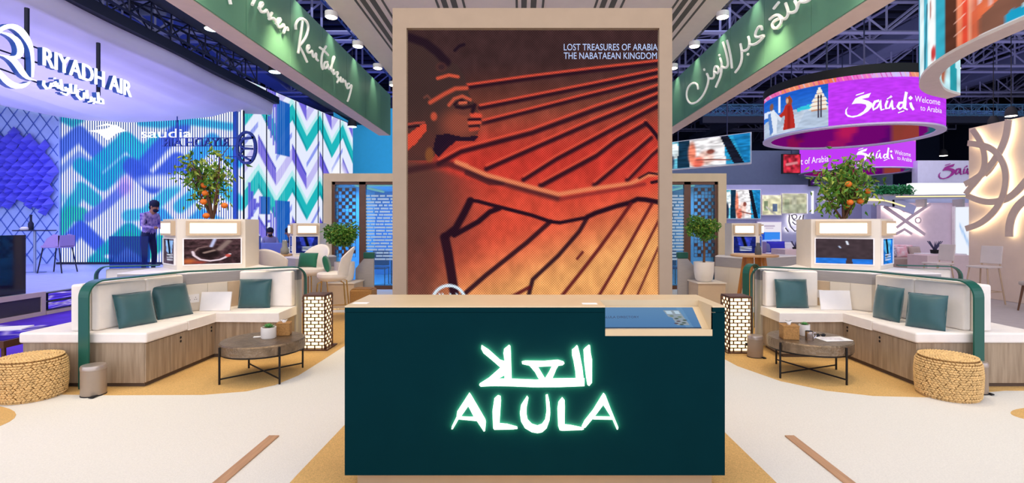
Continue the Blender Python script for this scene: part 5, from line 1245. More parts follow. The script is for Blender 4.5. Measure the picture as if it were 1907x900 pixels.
def person(loc, yaw, J, shirt, pants, label, hairc, beard, sleeve=.12, cap=False):
    """J in local coords, person facing -Y; yaw turns it"""
    R = Matrix.Rotation(yaw, 3, 'Z'); L0 = Vector(loc); P = {k: tuple(R @ Vector(v)) for k, v in J.items()}
    ed = [('pelvis','waist'),('waist','chest'),('chest','neck'),('neck','head'),('head','crown')]
    rd = dict(pelvis=(.15,.12), waist=(.135,.105), chest=(.165,.115), neck=.055, head=(.078,.092), crown=(.070,.085))
    for s in 'lr':
        ed += [('chest', 'sh'+s), ('sh'+s, 'el'+s), ('el'+s, 'wr'+s), ('wr'+s, 'hd'+s), ('pelvis', 'hp'+s), ('hp'+s, 'kn'+s), ('kn'+s, 'an'+s), ('an'+s, 'to'+s)]
        rd.update({'sh'+s: .062, 'el'+s: .045, 'wr'+s: .030, 'hd'+s: (.042, .022), 'hp'+s: .088, 'kn'+s: .062, 'an'+s: .042, 'to'+s: (.045, .03)})
    hd = Vector(P['head']); ch = Vector(P['chest']); pl = Vector(P['pelvis'])
    def mf(c):
        c = Vector(c)
        if min((c-Vector(P[k])).length for k in ('head', 'crown')) < .15 or (c-Vector(P['neck'])).length < .05: return M['skin']
        if min((c-Vector(P['hd'+s])).length for s in 'lr') < .075: return M['skin']
        lo = min(min((c-Vector(P[k+s])).length for s in 'lr') for k in ('kn', 'an', 'hp')); up = min((c-Vector(P[k])).length for k in ('chest', 'waist', 'ell', 'elr', 'wrl', 'wrr', 'shl', 'shr'))
        if min((c-Vector(P['to'+s])).length for s in 'lr') < .11: return M['black2']
        return shirt if up < lo+.03 else pants
    me = body('person', P, ed, rd, 'pelvis', mf, label)
    o = bpy.data.objects.new('person', me); COL.objects.link(o); o.location = L0; tag(o, label, 'person')
    up = (Vector(P['crown'])-hd).normalized(); fw = R @ Vector((0, -1, 0)); fw = (fw-up*fw.dot(up)).normalized(); rt = fw.cross(up)
    def add(nm, m, parts):
        mb = MB()
        for c, r, sc in parts:
            q = hd+up*c[2]+fw*c[1]+rt*c[0]; rot = Matrix((rt, fw, up)).transposed().to_4x4()
            bmesh.ops.create_uvsphere(mb.bm, u_segments=14, v_segments=9, radius=r, matrix=Matrix.Translation(L0+q) @ rot @ Matrix.Diagonal((*sc, 1)))
        mb.build(nm, m, o, smooth='all')
    add('hair', hairc, [((0, -.025, .075), .108, (.95, 1.05, .95)), ((0, -.06, .0), .085, (.95, .7, 1.1))])
    add('nose', M['skin'], [((0, .098, .0), .018, (.8, 1.1, 1.3))])
    add('eye', M['black2'], [((.03, .083, .028), .011, (1.2, .6, .7))]); add('eye', M['black2'], [((-.03, .083, .028), .011, (1.2, .6, .7))])
    add('ear', M['skin'], [((.083, -.005, .01), .024, (.4, .8, 1.2))]); add('ear', M['skin'], [((-.083, -.005, .01), .024, (.4, .8, 1.2))])
    add('mouth', mat('lips', '8A4A44', .6), [((0, .088, -.04), .02, (1.2, .4, .35))])
    if beard: add('beard', hairc, [((0, .05, -.062), .062, (1.05, .85, .75))])
    for s in 'lr':   # fingers
        h = Vector(P['hd'+s]); d = (h-Vector(P['wr'+s])).normalized(); sd_ = d.cross(Vector((0, 0, 1)));
        if sd_.length < .1: sd_ = Vector((1, 0, 0))
        sd_.normalize(); dn = sd_.cross(d)
        mb = MB()
        for k, ln in enumerate((.062, .072, .068, .052)):
            b = L0+h+sd_*(-.03+.02*k)+d*.015; mb.tube([b, b+d*ln*.55, b+d*ln*.85-dn*ln*.35], [.009, .0085, .007], 6)
        b = L0+h-sd_*.035-d*.02; mb.tube([b, b-sd_*.022+d*.025, b-sd_*.03+d*.05], [.010, .009, .008], 6)
        mb.build('fingers', M['skin'], o, smooth='all')
    return o
shirt1 = mat('patterned_shirt', '5A4C9C', .7, vary=.6, vscale=16, color2='C0A8D8'); suit = mat('navy_suit', '161E4C', .7); grey_shirt = mat('lavender_shirt', '9C98C8', .7)
Jst = dict(pelvis=(0,.05,.95), waist=(0,.03,1.12), chest=(0,-.03,1.36), neck=(0,-.07,1.50), head=(0,-.12,1.60), crown=(0,-.145,1.69),
 shl=(.19,-.02,1.42), ell=(.30,.06,1.17), wrl=(.40,-.08,1.0), hdl=(.43,-.14,.95), shr=(-.19,-.02,1.42), elr=(-.24,-.04,1.15), wrr=(-.16,-.26,1.12), hdr=(-.12,-.33,1.12),
 hpl=(.10,.05,.90), knl=(.12,.0,.50), anl=(.12,.04,.08), tol=(.13,-.12,.035), hpr=(-.10,.05,.90), knr=(-.12,.03,.50), anr=(-.12,.06,.08), tor=(-.13,-.10,.035))
# the standing man faces right (+X)
person((-8.76, 12.05, .40), PI/2-.15, Jst, shirt1, mat('dark_trousers', '121C48', .7), 'man in patterned violet shirt looking down beside stage, standing behind blue glass', mat('blue_black_hair', '0E1636', .8), True)
Jse = dict(pelvis=(0,.12,.50), waist=(0,.08,.68), chest=(0,-.02,.93), neck=(0,-.07,1.08), head=(0,-.11,1.18), crown=(0,-.13,1.27),
 shl=(.18,.0,.99), ell=(.24,-.08,.76), wrl=(.14,-.30,.80), hdl=(.08,-.37,.82), shr=(-.18,.0,.99), elr=(-.24,-.08,.76), wrr=(-.12,-.30,.82), hdr=(-.06,-.36,.84),
 hpl=(.10,.08,.48), knl=(.14,-.34,.50), anl=(.14,-.34,.10), tol=(.14,-.48,.035), hpr=(-.10,.08,.48), knr=(-.14,-.34,.50), anr=(-.14,-.34,.10), tor=(-.14,-.48,.035))
for i, (px, yw, sh, lb, bd2, pyt) in enumerate(((503, .5, grey_shirt, 'seated bearded person in pale lavender shirt, far behind left booth', True, 425), (541, -.9, suit, 'seated person in navy suit leaning towards the lavender shirt', False, 424))):
    p = at(px, 430, 16.2); dz = .16
    person((p.x+(.05 if i else 0), 16.2, dz), yw, Jse, sh, suit, lb, mat('blue_black_hair', '0E1636', .8), bd2)
    e = empty('stool', (p.x, 16.3, 0), ['plain stool under the person in lavender shirt', 'plain stool under the person in navy suit'][i], 'stool'); MB().lathe(p.x+(.05 if i else 0), 16.3, [(.2, .53), (.2, .57)], 16).build('seat', M['navy'], e); MB().tube([(p.x+(.05 if i else 0), 16.3, 0), (p.x+(.05 if i else 0), 16.3, .53)], .03, 8).build('pole', M['navy'], e)
tag(MB().box((-7.95, 15.85, .001), (-7.3, 16.15, .16)).build('foot_platform', M['navy']), 'low dark platform under the two seated people', 'platform')

# ================================================================== RIGHT: RINGS
def arc_pts(cx, cy, r, a0, a1, n): return [(cx+r*math.cos(a0+(a1-a0)*i/n), cy+r*math.sin(a0+(a1-a0)*i/n)) for i in range(n+1)]
SAUDI = [[(180,238),(225,165),(300,130),(430,90),(400,150),(310,170),(400,195),(445,225),(435,280),(390,330),(300,385),(200,410),(130,400),(95,360),(100,310),(135,270),(115,320),(125,370),(180,390),(250,380),(330,330),(372,270),(362,240),(300,228),(240,228)], [(230,130),(240,112),(345,80),(335,98)]]
for st_ in ([(535,190,30),(480,205,34),(452,260,34),(460,308,28),(510,280,24),(560,190,32),(552,270,30),(562,312,24),(602,300,12)], [(640,190,28),(618,250,28),(622,292,28),(662,288,20),(705,190,30),(700,260,30),(712,300,28),(745,290,12)],
 [(845,215,26),(795,220,32),(772,270,34),(798,300,28),(842,270,22),(885,80,36),(868,200,34),(862,290,32),(900,308,18)], [(935,215,26),(950,270,34),(978,312,26)], [(635,172,14),(672,148,14)], [(672,140,10),(686,128,10),(698,142,10),(684,154,10),(672,140,10)], [(778,348,14),(855,322,14)]): SAUDI += rib(st_)
SAUDI.append([(908,155),(938,128),(966,158),(936,186)])
SAUDI = [zc(p, 1560, 160, 6.924) for p in SAUDI]
def ring(cx, cy, r, z0, z1, xa, xb, label, paint, tr, words):
    e = empty('ring_screen', (cx, cy, z0), label, 'screen')
    n = 72
    for nm, r0, r1, za, zb, m in (('rim', r-.20, r+.01, z0-.02, z0+.02, mat('ring_rim', 'D9CDEE', .5)), ('ring_body', r-.12, r-.02, z0+.02, z1, mat('ring_body', 'A02098', .6)), ('top_rim', r-.2, r, z1, z1+.22, M['black2'])):
        mb = MB(); V = [[mb.bm.verts.new((cx+q*math.cos(2*PI*k/n), cy+q*math.sin(2*PI*k/n), z)) for k in range(n)] for q, z in ((r0, za), (r1, za), (r1, zb), (r0, zb))]
        for i in range(4):
            for k in range(n): mb.bm.faces.new((V[i][k], V[i][(k+1) % n], V[(i+1) % 4][(k+1) % n], V[(i+1) % 4][k]))
        mb.build(nm, m, e, smooth=True)
    cv = Canvas(xa, 0, xb, 1, 1, 'C23CF6')
    # canvas y in 0..1
    cv.h = 60; cv.X, cv.Y = np.meshgrid(np.linspace(xa, xb, cv.w), np.linspace(0, 1, cv.h)); cv.a = np.ones((cv.h, cv.w, 3))*C3('C23CF6')
    paint(cv)
    def mp(x, y): p = oncyl(x, 200, cx, cy, r); p.z = z1-(z1-z0-.02)*y; return p
    cv.build('outer_picture', mp, SCR, e)
    cv = Canvas(0, 0, 1, 1, .012, '7A0878')
    for k in range(9): a = k/9; cv.poly([(a, 0), (a+.04, 0), (a+.09, 1), (a+.05, 1)], ['5A0A70', 'B01868', '9A1450', '187A78', 'A85028'][k % 5], .8); cv.blob(a+.05, .5, .02, .3, ['480868', 'D02060'][k % 2], .8)
    cv.poly([(0, 0), (.07, 0), (.07, 1), (0, 1)], 'A8502A', .8); cv.poly([(.42, 0), (.5, 0), (.5, 1), (.42, 1)], '18807C', .9)
    def mi(x, y): a = 2*PI*x; return Vector((cx+(r-.125)*math.cos(a), cy+(r-.125)*math.sin(a), z1-(z1-z0-.03)*y))
    cv.build('inner_picture', mi, screen_mat('dim_screen', .8), e)
    mb = MB(); pxshape(mb, [[tr(*q) for q in p] for p in SAUDI], lambda x, y: oncyl(x, y, cx, cy, r+.012), .01, lambda f: ((f.x-cx)/r, (f.y-cy)/r, 0)); mb.build('brush_lettering', G['whitep'], e)
    for s, a, b, h in words:
        t = text('lettering', s, (0, 0, 0), (1, 0, 0), (0, 1, 0), 1, 1, G['whitep'], None, .001); me = t.data; L0 = Vector(e.location)
        for v in me.vertices:
            u, w_ = v.co.x, v.co.y; x = a[0]+(b[0]-a[0])*u; y = a[1]+(b[1]-a[1])*u-h*w_
            v.co = oncyl(x, y, cx, cy, r+.014+v.co.z)-L0
        t.parent = e
    for k in range(4):
        a = PI/4+k*PI/2; MB().tube([(cx+(r-.1)*math.cos(a), cy+(r-.1)*math.sin(a), z1+.2), (cx+(r-.1)*math.cos(a), cy+(r-.1)*math.sin(a), 8.7)], .02, 6).build('hanging_cable', M['trussd'], e)
    return e
def paint1(c):
    ph = c.X < 1543
    c.mix(ph*1.0, '1E5CC8'); c.mix(ph*sstep(.1, .5, c.Y)*.5, '3C8AE8'); c.poly([(1421,.62),(1470,.52),(1543,.55),(1543,1),(1421,1)], 'B4C4DA', 1); c.poly([(1485,.5),(1512,.46),(1512,.56),(1485,.58)], '38C8E0')
    c.poly([(1440,1),(1475,.62),(1500,.6),(1480,1)], 'CBD6E6', .7); c.noise(40, .08)
    for y, hw in ((.14, 3), (.2, 6), (.28, 10), (.36, 15), (.45, 19), (.54, 22)):   # tiered white hall
        c.poly([(1526-hw, y+.07), (1526-hw*.7, y), (1526+min(hw, 17)*.7, y), (1526+min(hw, 17), y+.07)], 'F6EEE0'); c.poly([(1526-hw*.7, y+.07), (1526+min(hw, 17)*.8, y+.07), (1526+min(hw, 17)*.8, y+.09), (1526-hw*.7, y+.09)], 'C89070')
    c.poly([(1450,.12),(1453,.12),(1454,.5),(1449,.5)], 'F0F4FF'); c.poly([(1424,.35),(1440,.4),(1446,.55),(1424,.5)], 'DCE8FF')
    c.poly([(1433,.40),(1441,.38),(1448,.55),(1446,.95),(1438,.97),(1436,.7)], 'E2EAF6'); c.poly([(1444,.45),(1456,.66),(1453,.7),(1443,.52)], 'D4E0F2'); c.blob(1437, .30, 3.5, .08, '8A5A48', 1, .3); c.poly([(1430,.42),(1435,.44),(1440,.9),(1434,.95)], '5A84C8')
    c.poly([(1463,.36),(1474,.36),(1478,.62),(1481,.93),(1458,.93),(1462,.6),(1454,.62),(1450,.56),(1458,.5)], 'B83028'); c.poly([(1467,.4),(1471,.4),(1472,.93),(1466,.93)], '9A221E', .8); c.poly([(1463,.2),(1471,.18),(1476,.3),(1474,.4),(1469,.36),(1465,.36)], '9A4A2A'); c.blob(1466, .28, 2.5, .06, 'E0B090', 1, .3)
    for x in (1524, 1529): c.poly([(x-1.5, .4), (x+2, .4), (x+2, .78), (x-1, .78)], '3A3448', .9); c.blob(x, .35, 1.6, .05, '2A2030', 1, .3)
    for i, k in enumerate(('E86AA8', 'F08A6A', 'F0957A', 'F0785A', 'F060C0', 'F07AD0', 'E0A8F0', 'D8C0F8', 'F09878', 'F0A070')): c.mix((c.Y < .10)*(c.X > 1421+i*34)*(c.X <= 1455+i*34)*1.0, k)
    for i in range(38): c.mix((c.Y < .1)*(np.abs(c.X-1424-i*9-c.Y*40) < 1.2)*.6, random.choice(['F8C0A8', 'C8D0FF', 'D040A0']))
ring(8.96, 14.0, 2.09, 3.98, 5.16, 1423, 1762, 'large magenta ring screen hanging in front, with beach photo', paint1, lambda x, y: (x, y), [('Welcome', (1704, 189), (1751, 196), 11), ('to Arabia', (1714, 205.5), (1754, 211), 10)])
def paint2(c): c.mix((c.Y < .06)*1.0, 'E8A0B8'); c.mix(sstep(1600, 1700, c.X)*.4, 'D060F8')
T2 = lambda x, y: (1586+(x-1573)*.60, 275+(y-171)*.62)
ring(14.39, 22.0, 2.11, 3.86, 5.0, 1489, 1705.5, 'smaller magenta ring screen hanging behind the large one', paint2, T2, [('Welcome', (1666, 287), (1696, 292), 8), ('to Arabia', (1671, 297.5), (1698, 302), 7.5), ('t of Arabia', (1491, 307), (1543, 301), 12)])
# oval screen, upper right
def along(P):
    d = [0]
    for a, b in zip(P[:-1], P[1:]): d.append(d[-1]+math.hypot(b[0]-a[0], b[1]-a[1]))
    def f(u):
        t = u*d[-1]
        for i in range(len(d)-1):
            if t <= d[i+1]+1e-6: k = (t-d[i])/(d[i+1]-d[i]+1e-9); return (P[i][0]+(P[i+1][0]-P[i][0])*k, P[i][1]+(P[i+1][1]-P[i][1])*k)
        return P[-1]
    return f, d[-1]
O1_ = smoothp([(8.72, 5), (8.78, 9.0), (8.9, 10.4), (9.35, 11.8), (10.25, 13.2), (11.1, 14.0), (12.12, 14.52)]); O2_ = smoothp([(9.15, 5), (9.2, 9.2), (9.4, 10.7), (9.72, 11.6), (10.15, 12.4), (10.7, 13.0), (11.4, 13.7), (12.15, 14.1)])
OS = .78
O1_ = [(x*OS, y*OS) for x, y in O1_]; O2_ = [(x*OS, y*OS) for x, y in O2_]
ov = empty('oval_screen', (8, 9, 4.4), 'huge curved screen loop with cream underside, upper right corner', 'screen')
zo = 1.575+3.6*OS; f1, _ = along(O1_); f2, _ = along(O2_); O1 = [f1(k/44) for k in range(45)]; O2 = [f2(k/44) for k in range(45)]
mb = MB()
for i in range(len(O1)-1): mb.prism([O1[i], O1[i+1], O2[i+1], O2[i]], zo, zo+.05)
mb.build('underside', mat('cream_underside', 'E0D6CC', .6), ov)
for P, nm in ((O1, 'outer_picture'), (O2, 'inner_picture')):
    f, Lp = along(P); cv = Canvas(0, 0, 1, 1, .008, 'EFF6FA')
    if nm == 'outer_picture':
        for a, b, k in ((.0, .375, 'C8EAF2'), (.375, .465, 'F4F0F4'), (.465, .48, 'F2A88A'), (.48, .495, 'E8503A'), (.495, .512, 'F08A66'), (.512, .55, '5A3428'), (.55, .59, '3AA8C0'), (.59, .64, 'E2F4F8'), (.64, .67, '58B8D0'), (.67, .73, 'DDF0F4'), (.73, .80, '2A90B0'), (.80, 1.01, 'C8E4EA')): cv.mix((cv.X >= a)*(cv.X < b)*1.0, k)
        cv.poly([(.36, .80), (.465, .90), (.465, 1), (.40, 1), (.36, .92)], '7A4A38', .9); cv.poly([(.33, .62), (.465, .84), (.465, .92), (.33, .74)], 'E8744C'); cv.poly([(.35, .95), (.39, .93), (.40, 1), (.35, 1)], '20A0C8'); cv.stroke([(.42, .5), (.425, .85)], .006, 'E8B8B0', .006); cv.stroke([(.455, .3), (.46, 1)], .012, 'E06A4A', .01)
        for y in (.5, .58, .66, .74, .82, .9): cv.stroke([(.482, y), (.51, y+.02)], .004, 'FFC8B8', .003)
        cv.blob(.61, .72, .016, .22, 'FFFFFF'); cv.blob(.615, .62, .006, .06, 'B06A60'); cv.stroke([(.64, .55), (.66, 1)], .006, '1A5068', .004); cv.blob(.60, .94, .012, .05, 'C04040'); cv.noise(20, .10)
    else: cv.mix((cv.X > .6)*1.0, 'BFE6EE'); cv.stroke([(.86, .95), (.92, .6)], .04, 'B06048', .03); cv.poly([(.93, 0), (.96, 0), (.98, 1), (.94, 1)], '2A9AA8'); cv.noise(14, .2)
    cv.build(nm, lambda x, y: Vector((*f(x), zo+2.6-2.55*y)), SCR, ov)
mb = MB()
for i in range(len(O1)-1):
    a = [(O1[i][0]*.96+O2[i][0]*.04, O1[i][1]*.96+O2[i][1]*.04), (O1[i+1][0]*.96+O2[i+1][0]*.04, O1[i+1][1]*.96+O2[i+1][1]*.04), (O2[i+1][0]*.96+O1[i+1][0]*.04, O2[i+1][1]*.96+O1[i+1][1]*.04), (O2[i][0]*.96+O1[i][0]*.04, O2[i][1]*.96+O1[i][1]*.04)]
    mb.prism(a, zo+.05, zo+2.62)
mb.build('loop_body', M['black2'], ov)
for x, y in ((9.0, 8), (9.6, 12), (11.7, 14.1)): MB().tube([(x*OS, y*OS, zo+2.6), (x*OS, y*OS, 12)], .025, 6).build('hanging_cable', M['trussd'], ov)
# peach wall with backlit arcs
pw = empty('peach_wall', (10.2, 9, 0), 'peach coloured wall with backlit interlaced arcs, far right', 'wall')
MB().box((10.1, 4.5, 0), (10.3, 11.5, 3.76)).build('wall_board', M['peach'], pw)
zr = lambda P: zc(P, 1640, 230, 2.727)
for k, st_ in enumerate(([(445,100,28),(520,110,32),(570,130,32),(605,165,32),(635,225,32),(641,300,32),(622,380,32),(580,450,32),(510,510,30),(435,535,28)], [(468,30,28),(500,75,30),(522,120,30),(534,170,30),(530,230,30),(500,280,30),(452,335,28),(435,360,28)],
  [(652,-20,34),(642,60,34),(618,125,34),(580,190,34),(530,250,32),(478,285,30),(430,310,28)], [(438,365,28),(500,392,30),(560,402,32),(640,388,34),(692,350,36),(745,290,38)], [(655,576,40),(656,520,40),(672,462,40),(705,412,40),(760,370,42)], [(600,165,32),(560,230,32),(530,260,30)])):
    pts = zr(smoothp(st_)); mb = MB(); q = rib(pts); pxshape(mb, q, lambda x, y: onx(x, y, 9.98+.005*k), .02, (-1, 0, 0)); a = mb.build('arc_strip', mat('arc_strip', 'DCC3B2', .6), pw)
    mb = MB(); q = rib([(x, y, w_*.72) for x, y, w_ in pts]); pxshape(mb, q, lambda x, y: onx(x, y, 10.01+.003*k), .012, (1, 0, 0)); mb.build('arc_backlight', glow('arc_backlight', 'FFEFC8', 5.0), pw)
# ================================================================== RIGHT BACKGROUND
w1 = struct(MB().box((4.5, 24, 0), (17.5, 24.3, 5.1)).build('wall_far', M['hallwall'])); w1.name = 'wall_far_right'
struct(MB().box((-3.4, 24, 0), (4.49, 24.3, 5.1)).build('wall_far', M['hallwall'])).name = 'wall_far_centre'
w2 = struct(MB().box((8.1, 21, 0), (15.6, 21.2, 3.25)).build('wall_stand', M['lilac']))
def flat_screen(name, x0, y0, x1, y1, Y, cv, label, cat='screen', depth=.12, tilt_=0, frame=.03, fm=None):
    a, b = at(x0, y1, Y), at(x1, y0, Y); e = empty(name, (a.x, Y, a.z), label, cat)
    b2 = Vector((b.x, Y+tilt_, b.z))
    MB().prism3([(a.x-frame, Y+.012, a.z-frame), (b.x+frame, Y+tilt_+.012, a.z-frame), (b.x+frame, Y+tilt_+.012, b.z+frame), (a.x-frame, Y+.012, b.z+frame)], (0, depth, 0)).build('housing', fm or M['white'], e)
    cv.build('picture', lambda x, y: Vector((a.x+(b.x-a.x)*x, Y+tilt_*x, b.z-(b.z-a.z)*y)), SCR, e); return e
def traveller(seed=1):
    c = Canvas(0, 0, 1, 1, .012, '2A98C8'); c.poly([(.0,0),(.35,0),(.3,1),(0,1)], '6AC0D8'); c.poly([(.08,.1),(.28,.05),(.33,.6),(.1,.7)], 'E6F4F8'); c.poly([(.3,.0),(.42,0),(.44,1),(.28,1)], '16344C'); c.poly([(.42,0),(.75,0),(.78,1),(.42,1)], 'F4F0F2')
    c.poly([(.72,0),(.8,0),(.95,1),(.85,1)], '1A1C2C'); c.poly([(.84,0),(1,0),(1,1),(.95,1)], '1C7CB8'); c.blob(.58,.7,.08,.25,'F2C8BC'); c.blob(.5,.85,.06,.2,'E06A58'); c.blob(.44,.5,.04,.4,'E8846A'); c.stroke([(.5,.75),(.8,.85)], .03, '8A5048', .02); c.blob(.2,.75,.05,.3,'2A3048'); c.blob(.63,.5,.04,.08,'8A4A40'); c.blob(.05,.8,.04,.25,'3A2A68'); return c.noise(22, .25)
hs = empty('hanging_screen', at(1225, 322, 20), 'wide hanging screen right of the LED tower showing a traveller', 'screen')
hA, hB = at(1215, 420, 20.8), at(1397, 420, 18.0); hz0, hz1 = 3.81, 4.85
MB().prism3([(hA.x, hA.y+.02, hz0-.05), (hB.x+.06, hB.y+.02, hz0-.05), (hB.x+.06, hB.y+.02, hz1+.03), (hA.x, hA.y+.02, hz1+.03)], (.05, .2, 0)).build('housing', M['white'], hs)
traveller().build('picture', lambda x, y: Vector((hA.x+(hB.x-hA.x)*x, hA.y+(hB.y-hA.y)*x, hz1-(hz1-hz0)*y)), SCR, hs)
for q in (.3, .8): MB().tube([hA.lerp(hB, q)+Vector((0, .1, 3.2)), hA.lerp(hB, q)+Vector((0, .1, 11.4))], .02, 6).build('hanging_cable', M['trussd'], hs)
flat_screen('wall_screen', 1338, 354, 1416, 407, 20.85, traveller(), 'screen on lilac stand wall below the hanging screen', depth=.15)
def room(seed):
    c = Canvas(0, 0, 1, 1, .025, 'DDD8B4'); c.poly([(0,0),(1,0),(1,.12),(0,.2)], 'F2EDD0'); c.poly([(.1,.3),(.3,.3),(.3,.8),(.1,.8)], '8A9A78')
    if seed == 1: c.poly([(.55,.45),(.8,.45),(.8,.85),(.55,.85)], '5A6A8A'); c.stroke([(.2,.6),(.7,1)], .08, 'B8B4B0', .02)
    else: c.poly([(.4,.1),(.6,.1),(.6,.85),(.4,.85)], 'F4F0E0'); c.poly([(.0,.6),(1,.5),(1,1),(0,1)], 'A8C0A8', .5); c.stroke([(.5,.1),(.5,.9)], .02, 'A8A890')
    return c.noise(8, .2)
flat_screen('lit_window', 1420, 364, 1455, 400, 20.88, room(1), 'yellowish lit upper window, left one on lilac wall', 'window', depth=.12)
flat_screen('lit_window', 1457, 361, 1502, 397, 20.88, room(2), 'greenish lit upper window, right one on lilac wall', 'window', depth=.12)
def harbour():
    c = Canvas(0, 0, 1, 1, .02, 'EDE6F0'); c.poly([(.05,.42),(.95,.42),(.95,.97),(.05,.97)], '3C8CF0'); c.poly([(.05,.5),(.3,.42),(.3,.8),(.05,.9)], '2050C8'); c.poly([(.05,.75),(.95,.7),(.95,.97),(.05,.97)], 'A8B8F8'); c.stroke([(.3,.16),(.7,.16)], .05, 'B8A8C0', .02); c.stroke([(.35,.25),(.65,.25)], .03, 'C8B8D0', .02); return c
flat_screen('photo_board', 1411, 414, 1455, 459, 20.86, harbour(), 'white rounded photo board showing a blue harbour', 'poster', fm=mat('board_edge', 'D8CCE8', .5))
c_ = Canvas(0, 0, 1, 1, .05, '8C90D0'); c_.poly([(.7,0),(1,0),(1,1),(.7,1)], '6A2A78'); c_.noise(5, .2)
flat_screen('photo_board', 1377, 417, 1398, 460, 20.86, c_, 'narrow violet board left of the harbour photo board', 'poster', fm=mat('board_edge', 'D8CCE8', .5))
def glow_sign(name, polys, Y, label, color='E8E0E8', X=None, t=.02, bs=5.0):
    e = empty(name, at(polys[0][0][0], polys[0][0][1], Y), label, 'sign')
    for ks, st_ in enumerate(polys):
        pxshape(MB(), rib(st_), lambda x, y: at(x, y, Y-.10-.004*ks), t, (0, -1, 0)).build('sign_stroke', mat('sign_stroke_'+color, color, .6), e)
        pxshape(MB(), rib([(x, y, w_*.8) for x, y, w_ in st_]), lambda x, y: at(x, y, Y-.095+.003*ks), .01, (0, 1, 0)).build('sign_backlight', glow('sign_backlight', 'FFF3D8', bs), e)
    for st_ in polys[:2]: MB().tube([at(st_[0][0], st_[0][1], Y-.09), at(st_[0][0], st_[0][1], Y+.005)], .012, 6).build('standoff', M['grey'], e)
    return e
cir = lambda x, y, r, w_=2.2, n=14: [(x+r*math.cos(2*PI*k/n), y+r*math.sin(2*PI*k/n), w_) for k in range(n+1)]
glow_sign('shell_sign', [[(1470,400,2.2),(1469,412,2.2),(1472,422,2.2),(1480,431,2.2),(1488,427,2.2),(1494,414,2.2),(1496,400,2.2)], [(1473,400,2),(1478,410,2),(1485,413,2),(1491,402,2)], [(1475,413,2),(1480,418,2),(1487,418,2)], cir(1479,404,4.5,1.8), [(1462,424,2.2),(1468,432,2.2)], [(1497,432,2.2),(1503,426,2.2)]], 21.0, 'glowing shell shaped emblem on the lilac wall', '6E6A70', bs=9)
for i, (x, y0, y1) in enumerate(((1503, 361, 398), (1514, 356, 398))):
    a, b = at(x, y1, 20.93), at(x, y0, 20.93); tag(MB().box((a.x-.03, 20.93, a.z), (a.x+.03, 21.0, b.z)).build('tube_light', G['strip']), ['vertical white light tube beside lit window, left one', 'vertical white light tube above right screen tower, right one'][i], 'light')
def counter(x0, x1, y0, y1, Y, dp, m, name, lb, cat, bev=.01):
    a, b = at(x0, y1, Y), at(x1, y0, Y); return tag(MB().box((a.x, Y, 0.001), (b.x, Y+dp, b.z)).build(name, m, bevel=bev), lb, cat)
counter(1462, 1513, 465, 500, 16, .9, M['pink'], 'reception_counter', 'pale pink reception counter left of right screen tower', 'counter')
e = empty('lounge_sofa', at(1392, 470, 17), 'lilac lounge sofa seen behind the right wooden bar table', 'sofa')
a = at(1376, 470, 17); MB().box((a.x, 17, 0.2), (a.x+1.2, 17.7, .62)).build('seat', mat('lilac_sofa', 'B8A8C8', .8), e, bevel=.04); MB().box((a.x, 17.55, .62), (a.x+1.2, 17.8, 1.02)).build('backrest', mat('mauve_back', '8A7AA8', .8), e, bevel=.04)
MB().box((a.x+.05, 17.05, 0.001), (a.x+1.15, 17.7, .2)).build('base', M['white'], e)
e = empty('lounge_sofa', at(1440, 472, 18), 'white lounge sofa with royal blue cushion, far right of wooden table', 'sofa')
a = at(1412, 472, 18); MB().box((a.x, 18, .15), (a.x+1.6, 18.8, .6)).build('seat', M['white'], e, bevel=.04); MB().box((a.x, 18.6, .6), (a.x+1.6, 18.85, .95)).build('backrest', M['white'], e, bevel=.04); MB().box((a.x+.05, 18.05, .001), (a.x+1.55, 18.7, .15)).build('base', M['grey'], e)
pillow('throw_cushion', (at(1448, 472, 18.3).x, 18.35, .6), .7, .42, .2, .1, -.2, 'royal blue cushion on the white lounge sofa').children[0].data.materials[0] = mat('royal_blue', '2A2AB8', .7)
pillow('throw_cushion', (at(1425, 472, 18.3).x, 18.35, .6), .5, .36, .2, -.1, -.2, 'slate cushion left of royal blue cushion').children[0].data.materials[0] = mat('slate_cushion', '6A70A0', .7)
def agave(c, r, lb, m):
    e = empty('spiky_plant', c, lb, 'plant')
    MB().lathe(c.x, c.y, [(r*.35, c.z), (r*.4, c.z+r*.35)], 12).build('pot', M['black2'], e)
    for q in range(9):
        a = q*2.4; d = Vector((math.cos(a)*.6, math.sin(a)*.6, 1)).normalized(); b = c+Vector((0, 0, r*.3)); s = d.cross(Vector((0, 0, 1))).normalized()*r*.1
        MB().prism3([b-s, b+s, b+d*r*1.1], d.cross(s).normalized()*.02).build('leaf', m, e)
    return e
agave(at(1481, 465, 16.4), .22, 'dark spiky plant on the pale pink counter', mat('dark_agave', '4A4A6A', .6))
counter(1727, 1812, 476, 532, 13.4, .7, M['pink'], 'reception_counter', 'pink reception counter behind the right green hoop', 'counter')
counter(1727, 1801, 473, 476, 14.2, .5, M['white'], 'reception_counter', 'white counter behind the pink reception counter', 'counter')
agave(at(1741, 472, 14.3), .28, 'dark spiky plant on counter near the backlit cross sign', mat('dark_agave', '4A4A6A', .6))
e = empty('lounge_sofa', at(1690, 500, 15), 'beige lounge sofa with patterned cushions right of screen tower', 'sofa')
a, b = at(1655, 500, 15), at(1726, 500, 15)
MB().box((a.x, 15, .12), (b.x, 15.7, .62)).build('seat', mat('taupe_sofa', 'B8A49A', .8), e, bevel=.05); MB().box((a.x, 15.5, .62), (b.x, 15.8, .98)).build('backrest', mat('rose_pattern', 'E89AA8', .8, vary=.4, vscale=9, color2='F4DCE0'), e, bevel=.05); MB().box((a.x+.05, 15.05, .001), (b.x-.05, 15.6, .12)).build('base', M['grey'], e)
